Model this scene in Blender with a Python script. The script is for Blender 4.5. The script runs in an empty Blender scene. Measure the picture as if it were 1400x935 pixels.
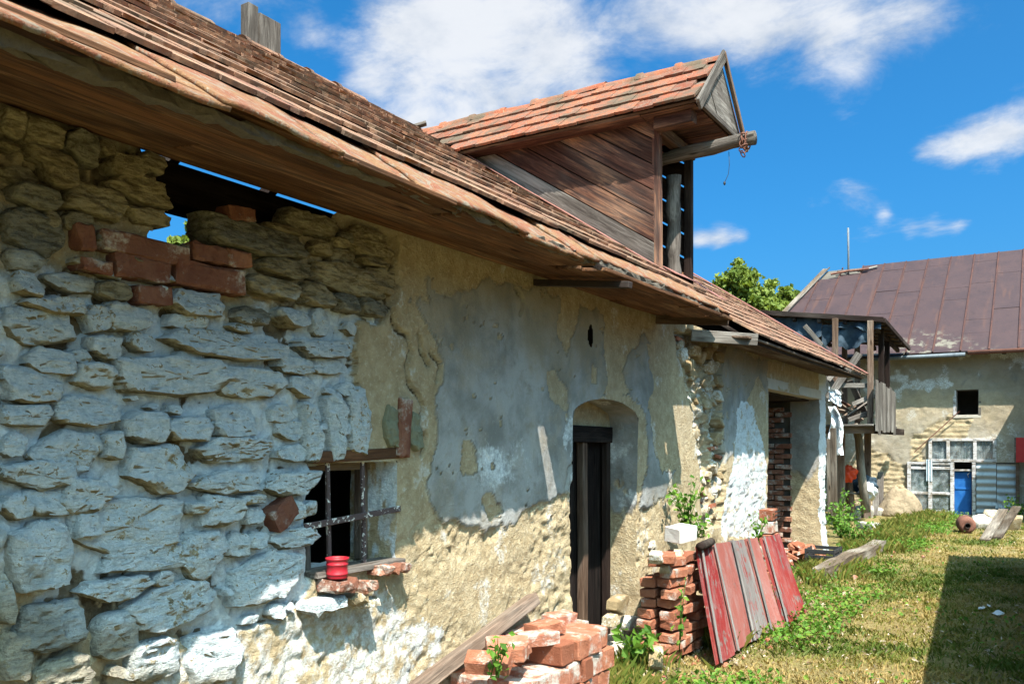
import bpy, bmesh, math, random
import numpy as np
from mathutils import Vector, Matrix, Euler

R = math.radians
random.seed(11)
rng = np.random.default_rng(11)
S = bpy.context.scene
COL = S.collection

# ------------------------------------------------------------------ camera
EYE = 1.65                      # camera height
FPX, PXC, PYH = 1167.0, 700.0, 606.0   # focal length, centre column, horizon row of the photograph
YAW = math.atan(732.0 / FPX)
SN, CS = math.sin(YAW), math.cos(YAW)
cam_data = bpy.data.cameras.new('camera')
cam = bpy.data.objects.new('camera', cam_data); COL.objects.link(cam)
cam.location = (0, 0, EYE); cam.rotation_euler = (R(90), 0, YAW)
cam_data.sensor_width = 36; cam_data.lens = FPX / 1400 * 36
cam_data.shift_y = (PYH - 467.5) / 1400
cam_data.clip_start = 0.05; cam_data.clip_end = 2000
S.camera = cam

# ------------------------------------------------------------------ light
SUN_TRAVEL = Vector((-1.0, 0.9, -2.05))
sun_data = bpy.data.lights.new('sun', 'SUN')
sun_data.energy = 2.7; sun_data.angle = R(0.5); sun_data.color = (1.0, 0.93, 0.82)
sun = bpy.data.objects.new('sun', sun_data); COL.objects.link(sun)
sun.rotation_euler = SUN_TRAVEL.to_track_quat('-Z', 'Y').to_euler()
sd = -SUN_TRAVEL.normalized()
SUN_EL, SUN_AZ = math.asin(sd.z), math.atan2(sd.x, sd.y)

S.view_settings.view_transform = 'Standard'; S.view_settings.look = 'None'
S.view_settings.gamma = 1; S.view_settings.use_curve_mapping = False
S.view_settings.exposure = 2.3
S.render.engine = 'CYCLES'
S.cycles.use_denoising = True
S.cycles.max_bounces = 8; S.cycles.diffuse_bounces = 6; S.cycles.transparent_max_bounces = 8

def pxdir(px, py):
    q = (px - PXC) / FPX; v = (PYH - py) / FPX
    return Vector((-SN + q * CS, CS + q * SN, v)).normalized()

class NT:
    """tiny node-tree writer"""
    def __init__(s, tree): s.t = tree; s.n = tree.nodes; s.l = tree.links; s.n.clear()
    def add(s, kind, _in=None, **kw):
        n = s.n.new(kind)
        for k, v in kw.items(): setattr(n, k, v)
        for k, v in (_in or {}).items():
            if hasattr(v, 'is_output') or isinstance(v, bpy.types.NodeSocket): s.l.new(v, n.inputs[k])
            else: n.inputs[k].default_value = v
        return n
    def math(s, op, a, b=0.0, clamp=False):
        n = s.n.new('ShaderNodeMath'); n.operation = op; n.use_clamp = clamp
        for i, v in enumerate((a, b)):
            if isinstance(v, bpy.types.NodeSocket): s.l.new(v, n.inputs[i])
            else: n.inputs[i].default_value = v
        return n.outputs[0]
    def vmath(s, op, a, b=(0, 0, 0)):
        n = s.n.new('ShaderNodeVectorMath'); n.operation = op
        for i, v in enumerate((a, b)):
            if isinstance(v, bpy.types.NodeSocket): s.l.new(v, n.inputs[i])
            else: n.inputs[i].default_value = v
        return n.outputs['Value'] if op in ('DOT_PRODUCT', 'LENGTH') else n.outputs[0]
    def mix(s, f, a, b, mode='MIX'):
        n = s.n.new('ShaderNodeMix'); n.data_type = 'RGBA'; n.blend_type = mode
        for k, v in ((0, f), (6, a), (7, b)):
            if isinstance(v, bpy.types.NodeSocket): s.l.new(v, n.inputs[k])
            else: n.inputs[k].default_value = (v if k == 0 else (*v, 1.0) if len(v) == 3 else v)
        return n.outputs[2]
    def noise(s, vec, scale, detail=4, rough=0.55, dist=0.0, out=0):
        n = s.n.new('ShaderNodeTexNoise'); s.l.new(vec, n.inputs['Vector'])
        n.inputs['Scale'].default_value = scale; n.inputs['Detail'].default_value = detail
        n.inputs['Roughness'].default_value = rough; n.inputs['Distortion'].default_value = dist
        return n.outputs[out]
    def voro(s, vec, scale, feature='F1', out='Distance'):
        n = s.n.new('ShaderNodeTexVoronoi'); n.feature = feature; s.l.new(vec, n.inputs['Vector'])
        n.inputs['Scale'].default_value = scale
        return n.outputs[out]
    def step(s, x, lo, hi):
        n = s.n.new('ShaderNodeMapRange'); n.interpolation_type = 'SMOOTHSTEP'
        s.l.new(x, n.inputs[0]); n.inputs[1].default_value = lo; n.inputs[2].default_value = hi
        return n.outputs[0]
    def scale3(s, vec, sc):
        return s.vmath('MULTIPLY', vec, sc)

# sky: Nishita with procedural cumulus spread all over the dome, a few banks placed where the photo has them
world = bpy.data.worlds.new('World'); S.world = world; world.use_nodes = True
w = NT(world.node_tree)
tc = w.add('ShaderNodeTexCoord').outputs['Generated']
sky = w.add('ShaderNodeTexSky', sky_type='NISHITA', sun_disc=False, sun_elevation=SUN_EL, sun_rotation=SUN_AZ,
            altitude=300, air_density=0.6, dust_density=7.0, ozone_density=3.5).outputs[0]
skyc = w.add('ShaderNodeHueSaturation', {'Hue': 0.49, 'Saturation': 1.45, 'Value': 1.0, 'Color': sky}).outputs[0]
skyc = w.mix(1.0, skyc, (0.57, 1.01, 1.06), 'MULTIPLY')
sep = w.add('ShaderNodeSeparateXYZ', {0: tc})
zz = w.math('ADD', w.math('MAXIMUM', sep.outputs[2], 0.0), 0.22)
inv = w.math('DIVIDE', 1.0, zz)
flat = w.add('ShaderNodeCombineXYZ', {0: w.math('MULTIPLY', sep.outputs[0], inv), 1: w.math('MULTIPLY', sep.outputs[1], inv), 2: 0.37}).outputs[0]
n1 = w.noise(flat, 4.0, 12, 0.62, 0.3)
n2 = w.noise(flat, 0.7, 2, 0.5)
CLOUDS = [(520, 50, 50, .26), (590, 40, 55, .28), (670, 60, 62, .28), (640, 125, 58, .27), (740, 95, 58, .26), (425, 35, 34, .26), (790, 130, 44, .22),
          (560, 165, 42, .22), (490, 100, 30, .2), (735, 20, 55, .2), (820, 40, 50, .16), (610, 185, 40, .2),
          (900, 15, 55, .18), (980, 10, 60, .22), (1060, 20, 60, .22), (1140, 40, 55, .22), (1210, 50, 50, .22), (1280, 20, 50, .22), (1150, 85, 30, .18),
          (1265, 212, 18, .20), (1300, 203, 22, .25), (1345, 193, 26, .26), (1390, 182, 30, .27), (955, 328, 13, .27), (985, 326, 15, .28), (1015, 324, 10, .22),
          (1245, 314, 11, .20), (1275, 310, 13, .22), (1310, 312, 12, .18), (1210, 293, 10, .22), (300, -60, 70, .2), (850, -90, 80, .16), (1500, 20, 70, .16)]
bias = None
for (px, py, rad, a) in CLOUDS:
    d = pxdir(px, py)
    ang = rad / FPX * 0.8
    k = 1.0 / (ang * ang)
    dt = w.vmath('DOT_PRODUCT', tc, tuple(d))
    g = w.math('MULTIPLY', w.math('EXPONENT', w.math('MULTIPLY', w.math('SUBTRACT', dt, 1.0), k)), a)
    bias = g if bias is None else w.math('MAXIMUM', bias, g) if False else w.math('ADD', bias, g)
bias = w.math('MINIMUM', bias, 0.42)
dens = w.math('ADD', w.math('ADD', n1, w.math('MULTIPLY', w.math('SUBTRACT', n2, 0.5), 0.10)), bias)
cl = w.step(dens, 0.61, 0.97)
shade = w.step(w.math('ADD', w.noise(flat, 7.0, 6, 0.6), w.math('MULTIPLY', cl, 0.25)), 0.35, 0.85)
ccol = w.mix(shade, (1.75, 2.0, 2.35), (3.1, 3.15, 3.2))
skyfin = w.mix(w.math('MULTIPLY', cl, 0.88), skyc, ccol)
bg = w.add('ShaderNodeBackground', {'Color': skyfin, 'Strength': 0.063})
w.add('ShaderNodeOutputWorld', {0: bg.outputs[0]})

# ------------------------------------------------------------------ pixel -> place
def onX(px, py, X):             # the photograph's ray meets the plane x = X
    q = (px - PXC) / FPX
    Y = -X * (CS + SN * q) / (SN - CS * q)
    dep = -SN * X + CS * Y
    return Vector((X, Y, EYE + (PYH - py) * dep / FPX))
def onY(px, py, Y):
    q = (px - PXC) / FPX
    X = Y * (q * CS - SN) / (CS + q * SN)
    dep = -SN * X + CS * Y
    return Vector((X, Y, EYE + (PYH - py) * dep / FPX))
def onZ(px, py, Z=0.0):
    dep = (EYE - Z) * FPX / (py - PYH); lat = (px - PXC) / FPX * dep
    return Vector((CS * lat - SN * dep, SN * lat + CS * dep, Z))
def wcol(px, X=-2.83): return onX(px, 600, X).y

# ------------------------------------------------------------------ numpy noise
def _h(ix, iy, seed):
    n = (ix.astype(np.int64) * 374761393 + iy.astype(np.int64) * 668265263 + seed * 1442695041) & 0xffffffff
    n = ((n ^ (n >> 13)) * 1274126177) & 0xffffffff
    return ((n ^ (n >> 16)) & 0xffff) / 65535.0
def vnoise(x, y, seed=0):
    x = np.asarray(x, float); y = np.asarray(y, float)
    ix, iy = np.floor(x), np.floor(y); fx, fy = x - ix, y - iy
    u = fx * fx * (3 - 2 * fx); v = fy * fy * (3 - 2 * fy)
    a, b, c, d = _h(ix, iy, seed), _h(ix + 1, iy, seed), _h(ix, iy + 1, seed), _h(ix + 1, iy + 1, seed)
    return (a * (1 - u) + b * u) * (1 - v) + (c * (1 - u) + d * u) * v
def fbm(x, y, scale, octv=4, seed=0, gain=0.5):
    t = 0; a = 1; n = 0; x = np.asarray(x, float) * scale; y = np.asarray(y, float) * scale
    for i in range(octv):
        t = t + a * vnoise(x, y, seed + i * 17); n += a; a *= gain; x = x * 2.03 + 5.2; y = y * 2.03 + 1.7
    return t / n
def sstep(x, lo, hi):
    t = np.clip((x - lo) / (hi - lo), 0, 1); return t * t * (3 - 2 * t)
def inpoly(Y, Z, poly):
    ins = np.zeros(Y.shape, bool); n = len(poly)
    for i in range(n):
        (x1, y1), (x2, y2) = poly[i], poly[(i + 1) % n]
        c = ((y1 > Z) != (y2 > Z))
        with np.errstate(divide='ignore', invalid='ignore'):
            xi = (x2 - x1) * (Z - y1) / (y2 - y1 + 1e-12) + x1
        ins ^= c & (Y < xi)
    return ins
def segdist(Y, Z, pts):
    d = np.full(Y.shape, 9.0)
    for (a, b) in zip(pts[:-1], pts[1:]):
        ax, ay = a; bx, by = b; L = (bx - ax) ** 2 + (by - ay) ** 2 + 1e-9
        t = np.clip(((Y - ax) * (bx - ax) + (Z - ay) * (by - ay)) / L, 0, 1)
        d = np.minimum(d, np.hypot(Y - ax - t * (bx - ax), Z - ay - t * (by - ay)))
    return d

# ------------------------------------------------------------------ objects
def world_of(o):
    m = o.matrix_basis
    if o.parent: return world_of(o.parent) @ o.matrix_parent_inverse @ m
    return m
def link(o, parent=None, mat4=None):
    COL.objects.link(o)
    if mat4 is not None: o.matrix_basis = mat4
    if parent is not None:
        o.parent = parent; o.matrix_parent_inverse = world_of(parent).inverted()
    return o
def mesh(name, verts, faces, mat=None, smooth=False):
    me = bpy.data.meshes.new(name)
    me.from_pydata([tuple(map(float, v)) for v in verts], [], [tuple(map(int, f)) for f in faces])
    if mat: me.materials.append(mat)
    if smooth: me.polygons.foreach_set('use_smooth', [True] * len(me.polygons))
    me.update(); return me
def npmesh(name, verts, quads, mat, smooth=True, attrs=None, tri=False):
    me = bpy.data.meshes.new(name)
    verts = np.ascontiguousarray(verts, np.float32); quads = np.ascontiguousarray(quads, np.int32); k = 3 if tri else 4
    me.vertices.add(len(verts)); me.vertices.foreach_set('co', verts.ravel())
    me.loops.add(quads.size); me.loops.foreach_set('vertex_index', quads.ravel())
    me.polygons.add(len(quads)); me.polygons.foreach_set('loop_start', np.arange(0, quads.size, k, dtype=np.int32))
    me.polygons.foreach_set('use_smooth', np.full(len(quads), smooth))
    me.materials.append(mat)
    for nm, arr in (attrs or {}).items():
        a = me.attributes.new(nm, 'FLOAT_COLOR', 'POINT')
        c = np.ones((len(verts), 4), np.float32); c[:, :arr.shape[1]] = arr
        a.data.foreach_set('color', c.ravel())
    me.update(calc_edges=True); me.validate(); return me
def obj(name, me, parent=None, mat4=None): return link(bpy.data.objects.new(name, me), parent, mat4)
def tag(o, label, cat, group=None, kind=None):
    if label: o['label'] = label
    if cat: o['category'] = cat
    if group: o['group'] = group
    if kind: o['kind'] = kind
    return o
def thing(name, loc, label, cat, group=None):
    e = bpy.data.objects.new(name, None); e.empty_display_size = 0.1; link(e, None, Matrix.Translation(Vector(loc)))
    return tag(e, label, cat, group)
def part_empty(name, loc, parent):
    e = bpy.data.objects.new(name, None); e.empty_display_size = 0.1
    return link(e, parent, Matrix.Translation(Vector(loc)))

def frame4(o, u, v):
    u = Vector(u).normalized(); n = u.cross(Vector(v)).normalized(); v = n.cross(u).normalized()
    m = Matrix.Identity(4)
    for i in range(3): m[i][0] = u[i]; m[i][1] = v[i]; m[i][2] = n[i]; m[i][3] = Vector(o)[i]
    return m
def box_me(name, x, y, z, mat, bev=0.004, ctr=(0.5, 0.5, 0.5), warp=0.0, seg=1, rough=0.0, seed=0):
    """x long board / block with chamfered edges, optional warp along x"""
    bm = bmesh.new(); bmesh.ops.create_cube(bm, size=1)
    if seg > 1:
        ed = [e for e in bm.edges if abs((e.verts[0].co - e.verts[1].co).x) > 0.5]
        bmesh.ops.subdivide_edges(bm, edges=ed, cuts=seg - 1)
    for v in bm.verts: v.co = Vector(((v.co.x + 0.5 - ctr[0]) * x, (v.co.y + 0.5 - ctr[1]) * y, (v.co.z + 0.5 - ctr[2]) * z))
    if bev > 0:
        bmesh.ops.bevel(bm, geom=[e for e in bm.edges if e.calc_face_angle(0) > 0.6], offset=min(bev, x / 4, y / 4, z / 4), segments=1, affect='EDGES')
    rr = random.Random(seed)
    if warp or rough:
        a, b = rr.uniform(-1, 1), rr.uniform(-1, 1)
        for v in bm.verts:
            t = v.co.x / x
            v.co.z += warp * (a * math.sin(3 * t + b) + 0.4 * math.sin(9 * t + a * 5))
            v.co.y += warp * 0.6 * b * math.sin(2.5 * t + a)
            v.co += Vector((rr.uniform(-1, 1), rr.uniform(-1, 1), rr.uniform(-1, 1))) * rough
    me = bpy.data.meshes.new(name); bm.to_mesh(me); bm.free(); me.materials.append(mat); return me
def bar(name, a, b, wid, thk, mat, parent=None, up=(0, 0, 1), **kw):
    """a squared timber or board from a to b, wid across, thk along up"""
    a, b = Vector(a), Vector(b); u = b - a; L = u.length
    v = Vector(up).cross(u)
    if v.length < 1e-6: v = Vector((0, 1, 0))
    m = frame4(a, u, v)
    kw.setdefault('seed', random.randrange(9999)); kw.setdefault('seg', max(1, int(L / 0.35)))
    return obj(name, box_me(name, L, wid, thk, mat, ctr=(0, .5, .5), **kw), parent, m)
def prism(name, o, u, v, poly, thk, mat, parent=None, bev=0.003):
    """flat polygon in the frame (o,u,v) given thickness along the normal"""
    m = frame4(o, u, v)
    bm = bmesh.new(); vs = [bm.verts.new((p[0], p[1], 0)) for p in poly]
    f = bm.faces.new(vs); r = bmesh.ops.extrude_face_region(bm, geom=[f])
    for e in r['geom']:
        if isinstance(e, bmesh.types.BMVert): e.co.z += thk
    bmesh.ops.recalc_face_normals(bm, faces=bm.faces[:])
    if bev: bmesh.ops.bevel(bm, geom=bm.edges[:], offset=bev, segments=1, affect='EDGES')
    me = bpy.data.meshes.new(name); bm.to_mesh(me); bm.free(); me.materials.append(mat)
    return obj(name, me, parent, m)
def tube_me(name, pts, rad, mat, n=8, caps=True, smooth=True):
    pts = [Vector(p) for p in pts]; V = []; F = []
    rads = rad if isinstance(rad, (list, tuple)) else [rad] * len(pts)
    prev = None
    for i, p in enumerate(pts):
        d = (pts[min(i + 1, len(pts) - 1)] - pts[max(i - 1, 0)]).normalized()
        ref = Vector((0, 0, 1)) if abs(d.z) < 0.9 else Vector((1, 0, 0))
        a = d.cross(ref).normalized() if prev is None else (prev - d * prev.dot(d)).normalized()
        prev = a; b = d.cross(a)
        for k in range(n):
            t = 2 * math.pi * k / n; V.append(p + (a * math.cos(t) + b * math.sin(t)) * rads[i])
    for i in range(len(pts) - 1):
        for k in range(n): F.append((i * n + k, i * n + (k + 1) % n, (i + 1) * n + (k + 1) % n, (i + 1) * n + k))
    if caps: F.append(tuple(range(n - 1, -1, -1))); F.append(tuple((len(pts) - 1) * n + k for k in range(n)))
    return mesh(name, V, F, mat, smooth)
def log(name, pts, rad, mat, parent=None, n=12):
    pts = [Vector(p) for p in pts]; d = pts[-1] - pts[0]; v = Vector((0, 0, 1)).cross(d)
    if v.length < .05 * d.length: v = Vector((0, 1, 0))
    m = frame4(pts[0], d, v); mi = m.inverted()
    return obj(name, tube_me(name, [mi @ p for p in pts], rad, mat, n), parent, m)
def lathe_me(name, prof, mat, n=24):
    V = []; F = []
    for (r, z) in prof:
        for k in range(n): V.append((r * math.cos(2 * math.pi * k / n), r * math.sin(2 * math.pi * k / n), z))
    for i in range(len(prof) - 1):
        for k in range(n): F.append((i * n + k, i * n + (k + 1) % n, (i + 1) * n + (k + 1) % n, (i + 1) * n + k))
    return mesh(name, V, F, mat, True)
def clip(poly, a, b, c):        # keep a*x+b*y+c >= 0
    out = []
    for i in range(len(poly)):
        p, q = poly[i], poly[(i + 1) % len(poly)]
        dp, dq = a * p[0] + b * p[1] + c, a * q[0] + b * q[1] + c
        if dp >= 0: out.append(p)
        if dp * dq < 0:
            t = dp / (dp - dq); out.append((p[0] + t * (q[0] - p[0]), p[1] + t * (q[1] - p[1])))
    return out

# ------------------------------------------------------------------ materials
def principled(name, build, rough=0.9, bump=None, spec=0.2, metal=0.0):
    m = bpy.data.materials.new(name); m.use_nodes = True; t = NT(m.node_tree)
    out = t.add('ShaderNodeOutputMaterial'); p = t.add('ShaderNodeBsdfPrincipled')
    p.inputs['Roughness'].default_value = rough; p.inputs['Specular IOR Level'].default_value = spec; p.inputs['Metallic'].default_value = metal
    r = build(t)
    col, h, hd = r[0], (r[1] if len(r) > 1 else None), (r[2] if len(r) > 2 else 0.01)
    if isinstance(col, bpy.types.NodeSocket): t.l.new(col, p.inputs['Base Color'])
    else: p.inputs['Base Color'].default_value = (*col, 1)
    if len(r) > 3 and r[3] is not None: t.l.new(r[3], p.inputs['Roughness'])
    if h is not None:
        b = t.add('ShaderNodeBump', {'Height': h, 'Strength': 1.0, 'Distance': hd}); t.l.new(b.outputs[0], p.inputs['Normal'])
    t.l.new(p.outputs[0], out.inputs[0]); return m
def wpos(t): return t.add('ShaderNodeNewGeometry').outputs['Position']
def opos(t, k=37.0):            # object space, shifted per object so that no two boards share a grain
    tcn = t.add('ShaderNodeTexCoord').outputs['Object']; r = t.add('ShaderNodeObjectInfo').outputs['Random']
    return t.vmath('ADD', tcn, t.vmath('SCALE', (1.0, 0.63, 0.37), (0, 0, 0)) if False else t.add('ShaderNodeCombineXYZ', {0: t.math('MULTIPLY', r, k), 1: t.math('MULTIPLY', r, k * .7), 2: t.math('MULTIPLY', r, k * .4)}).outputs[0])
def orand(t): return t.add('ShaderNodeObjectInfo').outputs['Random']

def wood(name, dark, mid, light, grey=0.3, knots=True, rough=0.85, paint=None):
    def b(t):
        p = opos(t); r = orand(t)
        g1 = t.noise(t.scale3(p, (2.4, 30, 30)), 1.0, 7, 0.68, 1.0)
        g2 = t.noise(t.scale3(p, (2.2, 90, 90)), 1.0, 3, 0.6)
        g3 = t.noise(t.scale3(p, (0.9, 3.0, 3.0)), 1.0, 3, 0.55)
        c = t.mix(t.step(g1, 0.32, 0.68), dark, mid)
        c = t.mix(t.step(t.math('ADD', t.math('MULTIPLY', g1, .5), t.math('MULTIPLY', g3, .6)), 0.55, 0.78), c, light)
        c = t.mix(t.math('MULTIPLY', t.step(g3, 0.42, 0.7), grey), c, (0.24, 0.225, 0.20))
        c = t.mix(t.math('MULTIPLY', t.step(g2, 0.55, 0.75), 0.45), c, tuple(x * 0.35 for x in dark))
        if knots:
            k = t.voro(t.scale3(p, (1.6, 7, 7)), 1.0)
            c = t.mix(t.step(k, 0.13, 0.05), c, tuple(x * 0.45 for x in dark))
        br = t.math('ADD', t.math('MULTIPLY', r, 0.55), 0.72)
        c = t.mix(1.0, c, t.add('ShaderNodeCombineXYZ', {0: br, 1: br, 2: br}).outputs[0], 'MULTIPLY')
        h = t.math('ADD', g1, t.math('MULTIPLY', g2, 0.7))
        if paint:
            n = t.noise(t.scale3(p, (2.0, 30, 30)), 1.0, 5, 0.7, 0.4); n3 = t.noise(p, 9, 4, 0.65)
            f = t.step(t.math('ADD', t.math('MULTIPLY', n, .55), t.math('MULTIPLY', n3, .5)), paint[2], paint[2] - 0.06)
            pc = t.mix(t.step(g3, .35, .7), paint[0], paint[1])
            pc = t.mix(t.math('MULTIPLY', t.step(t.noise(t.scale3(p, (4, 14, 14)), 1.0, 6, .7, .5), .44, .66), .55), pc, tuple(.55 * a_ + .09 for a_ in paint[1]))
            pc = t.mix(t.math('MULTIPLY', t.step(t.noise(p, 46, 4, .7), .58, .68), .5), pc, tuple(.45 * a_ for a_ in paint[0]))
            c = t.mix(f, c, pc)
        return c, h, 0.006
    return principled(name, b, rough, spec=0.06)

M = {}
M['soffit'] = wood('soffit_wood', (0.060, 0.031, 0.019), (0.155, 0.072, 0.036), (0.34, 0.175, 0.08), 0.15)
M['darkwood'] = wood('dark_wood', (0.012, 0.008, 0.007), (0.030, 0.020, 0.017), (0.055, 0.038, 0.030), 0.1)
M['doorwood'] = wood('black_door_wood', (0.006, 0.005, 0.005), (0.015, 0.011, 0.010), (0.028, 0.021, 0.018), 0.02)
M['cheek'] = wood('cheek_wood', (0.030, 0.015, 0.013), (0.10, 0.045, 0.031), (0.36, 0.17, 0.085), 0.22)
M['silver'] = wood('weathered_wood', (0.055, 0.046, 0.040), (0.15, 0.132, 0.118), (0.28, 0.255, 0.235), 0.3)
M['palewood'] = wood('pale_grey_wood', (0.11, 0.10, 0.095), (0.20, 0.19, 0.18), (0.30, 0.285, 0.275), 0.3, False)
M['oldbrown'] = wood('old_brown_wood', (0.065, 0.040, 0.028), (0.15, 0.098, 0.070), (0.27, 0.19, 0.14), 0.35)
M['rot'] = wood('rotten_wood', (0.05, 0.038, 0.028), (0.13, 0.10, 0.075), (0.25, 0.21, 0.165), 0.5)
M['redboard'] = wood('red_painted_wood', (0.096, 0.080, 0.072), (0.176, 0.160, 0.152), (0.256, 0.240, 0.228), 0.4, False, 0.75,
                     ((0.160, 0.019, 0.019), (0.216, 0.040, 0.034), 0.625))
M['pinkboard'] = wood('faded_red_painted_wood', (0.112, 0.088, 0.080), (0.192, 0.160, 0.152), (0.256, 0.232, 0.216), 0.4, False, 0.75,
                      ((0.200, 0.064, 0.053), (0.240, 0.094, 0.080), 0.66))
M['wornboard'] = wood('worn_red_painted_wood', (0.104, 0.088, 0.084), (0.168, 0.156, 0.152), (0.232, 0.220, 0.212), 0.3, False, 0.75,
                      ((0.176, 0.032, 0.029), (0.216, 0.060, 0.052), 0.50))
M['whiteframe'] = wood('flaking_white_frame', (0.16, 0.13, 0.10), (0.30, 0.26, 0.22), (0.40, 0.36, 0.32), 0.4, False, 0.6,
                       ((0.42, 0.41, 0.42), (0.52, 0.51, 0.51), 0.57))

def _stone(t):
    P = wpos(t); r = orand(t); sp = t.add('ShaderNodeSeparateXYZ', {0: P}).outputs
    nz = t.add('ShaderNodeSeparateXYZ', {0: t.add('ShaderNodeNewGeometry').outputs['Normal']}).outputs[2]
    n1 = t.noise(P, 5.0, 4, 0.55); n2 = t.noise(P, 34.0, 6, 0.7); n3 = t.noise(t.scale3(P, (40, 14, 60)), 1.0, 5, 0.65, 0.3)
    base = t.mix(t.step(n1, 0.3, 0.7), (0.35, 0.285, 0.175), (0.54, 0.46, 0.30))
    base = t.mix(t.step(r, 0.55, 0.9), base, (0.30, 0.28, 0.22))
    base = t.mix(t.step(n3, 0.35, 0.6), t.mix(1.0, base, (0.45, 0.42, 0.36), 'MULTIPLY'), base)
    base = t.mix(t.math('MULTIPLY', t.step(n2, 0.56, 0.72), 0.6), base, (0.46, 0.40, 0.28))
    n6 = t.noise(t.scale3(P, (34, 13, 70)), 1.0, 6, .72, .5); n7 = t.noise(P, 75, 5, .75)
    lime = t.mix(t.step(n2, 0.32, 0.66), (0.55, 0.63, 0.67), (0.78, 0.83, 0.85))
    lime = t.mix(t.math('MULTIPLY', t.step(n6, 0.47, 0.34), .62), lime, (0.27, 0.335, 0.375))
    lime = t.mix(t.math('MULTIPLY', t.step(n7, 0.56, 0.68), .6), lime, (0.86, 0.88, 0.88))
    lime = t.mix(t.step(n1, 0.62, 0.8), lime, (0.56, 0.53, 0.46))
    lvl = t.math('ADD', sp[2], t.math('MULTIPLY', t.math('SUBTRACT', t.noise(P, 2.3, 4, 0.6), 0.5), 0.75))
    lvl = t.math('ADD', lvl, t.math('MULTIPLY', t.math('SUBTRACT', r, 0.5), 0.16))
    m = t.step(lvl, 2.33, 2.18)
    und = t.step(t.math('ADD', nz, t.math('MULTIPLY', t.math('SUBTRACT', n1, 0.5), 0.5)), -0.62, -0.38)
    chip = t.step(t.math('ADD', t.math('MULTIPLY', n2, 0.62), t.math('MULTIPLY', n1, 0.38)), 0.600, 0.575)
    low = t.step(t.math('ADD', t.math('ADD', sp[2], t.math('MULTIPLY', sp[1], 0.75)), t.math('MULTIPLY', t.math('SUBTRACT', n1, .5), .7)), 2.20, 2.46)
    m = t.math('MULTIPLY', t.math('MULTIPLY', m, und), t.math('MULTIPLY', chip, t.math('ADD', t.math('MULTIPLY', low, .8), .2)))
    c = t.mix(m, base, lime)
    n5 = t.noise(P, 110, 4, .7); pit = t.step(n5, .38, .28)
    c = t.mix(t.math('MULTIPLY', pit, .55), c, (0.10, 0.085, 0.06))
    h = t.math('ADD', t.math('ADD', t.math('MULTIPLY', n2, 0.8), t.math('ADD', t.math('MULTIPLY', n3, .8), t.math('MULTIPLY', n6, .6))), t.math('MULTIPLY', n5, .6))
    return c, h, 0.034
M['stone'] = principled('lime_washed_stone', _stone, 0.95, spec=0.1)

def _rubble(t):
    P = wpos(t); r = orand(t); n1 = t.noise(P, 9.0, 4, 0.6); n2 = t.noise(P, 45.0, 5, 0.7)
    c = t.mix(t.step(r, .2, .8), (0.26, 0.195, 0.11), (0.38, 0.31, 0.21)); c = t.mix(t.step(n1, .5, .7), c, (0.46, 0.40, 0.30))
    c = t.mix(t.step(t.math('ADD', n2, t.math('MULTIPLY', r, .3)), .68, .8), c, (0.60, 0.58, 0.53))
    return c, t.math('ADD', n1, n2), .015
M['rubble'] = principled('rubble_stone', _rubble, 0.95, spec=0.1)

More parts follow.
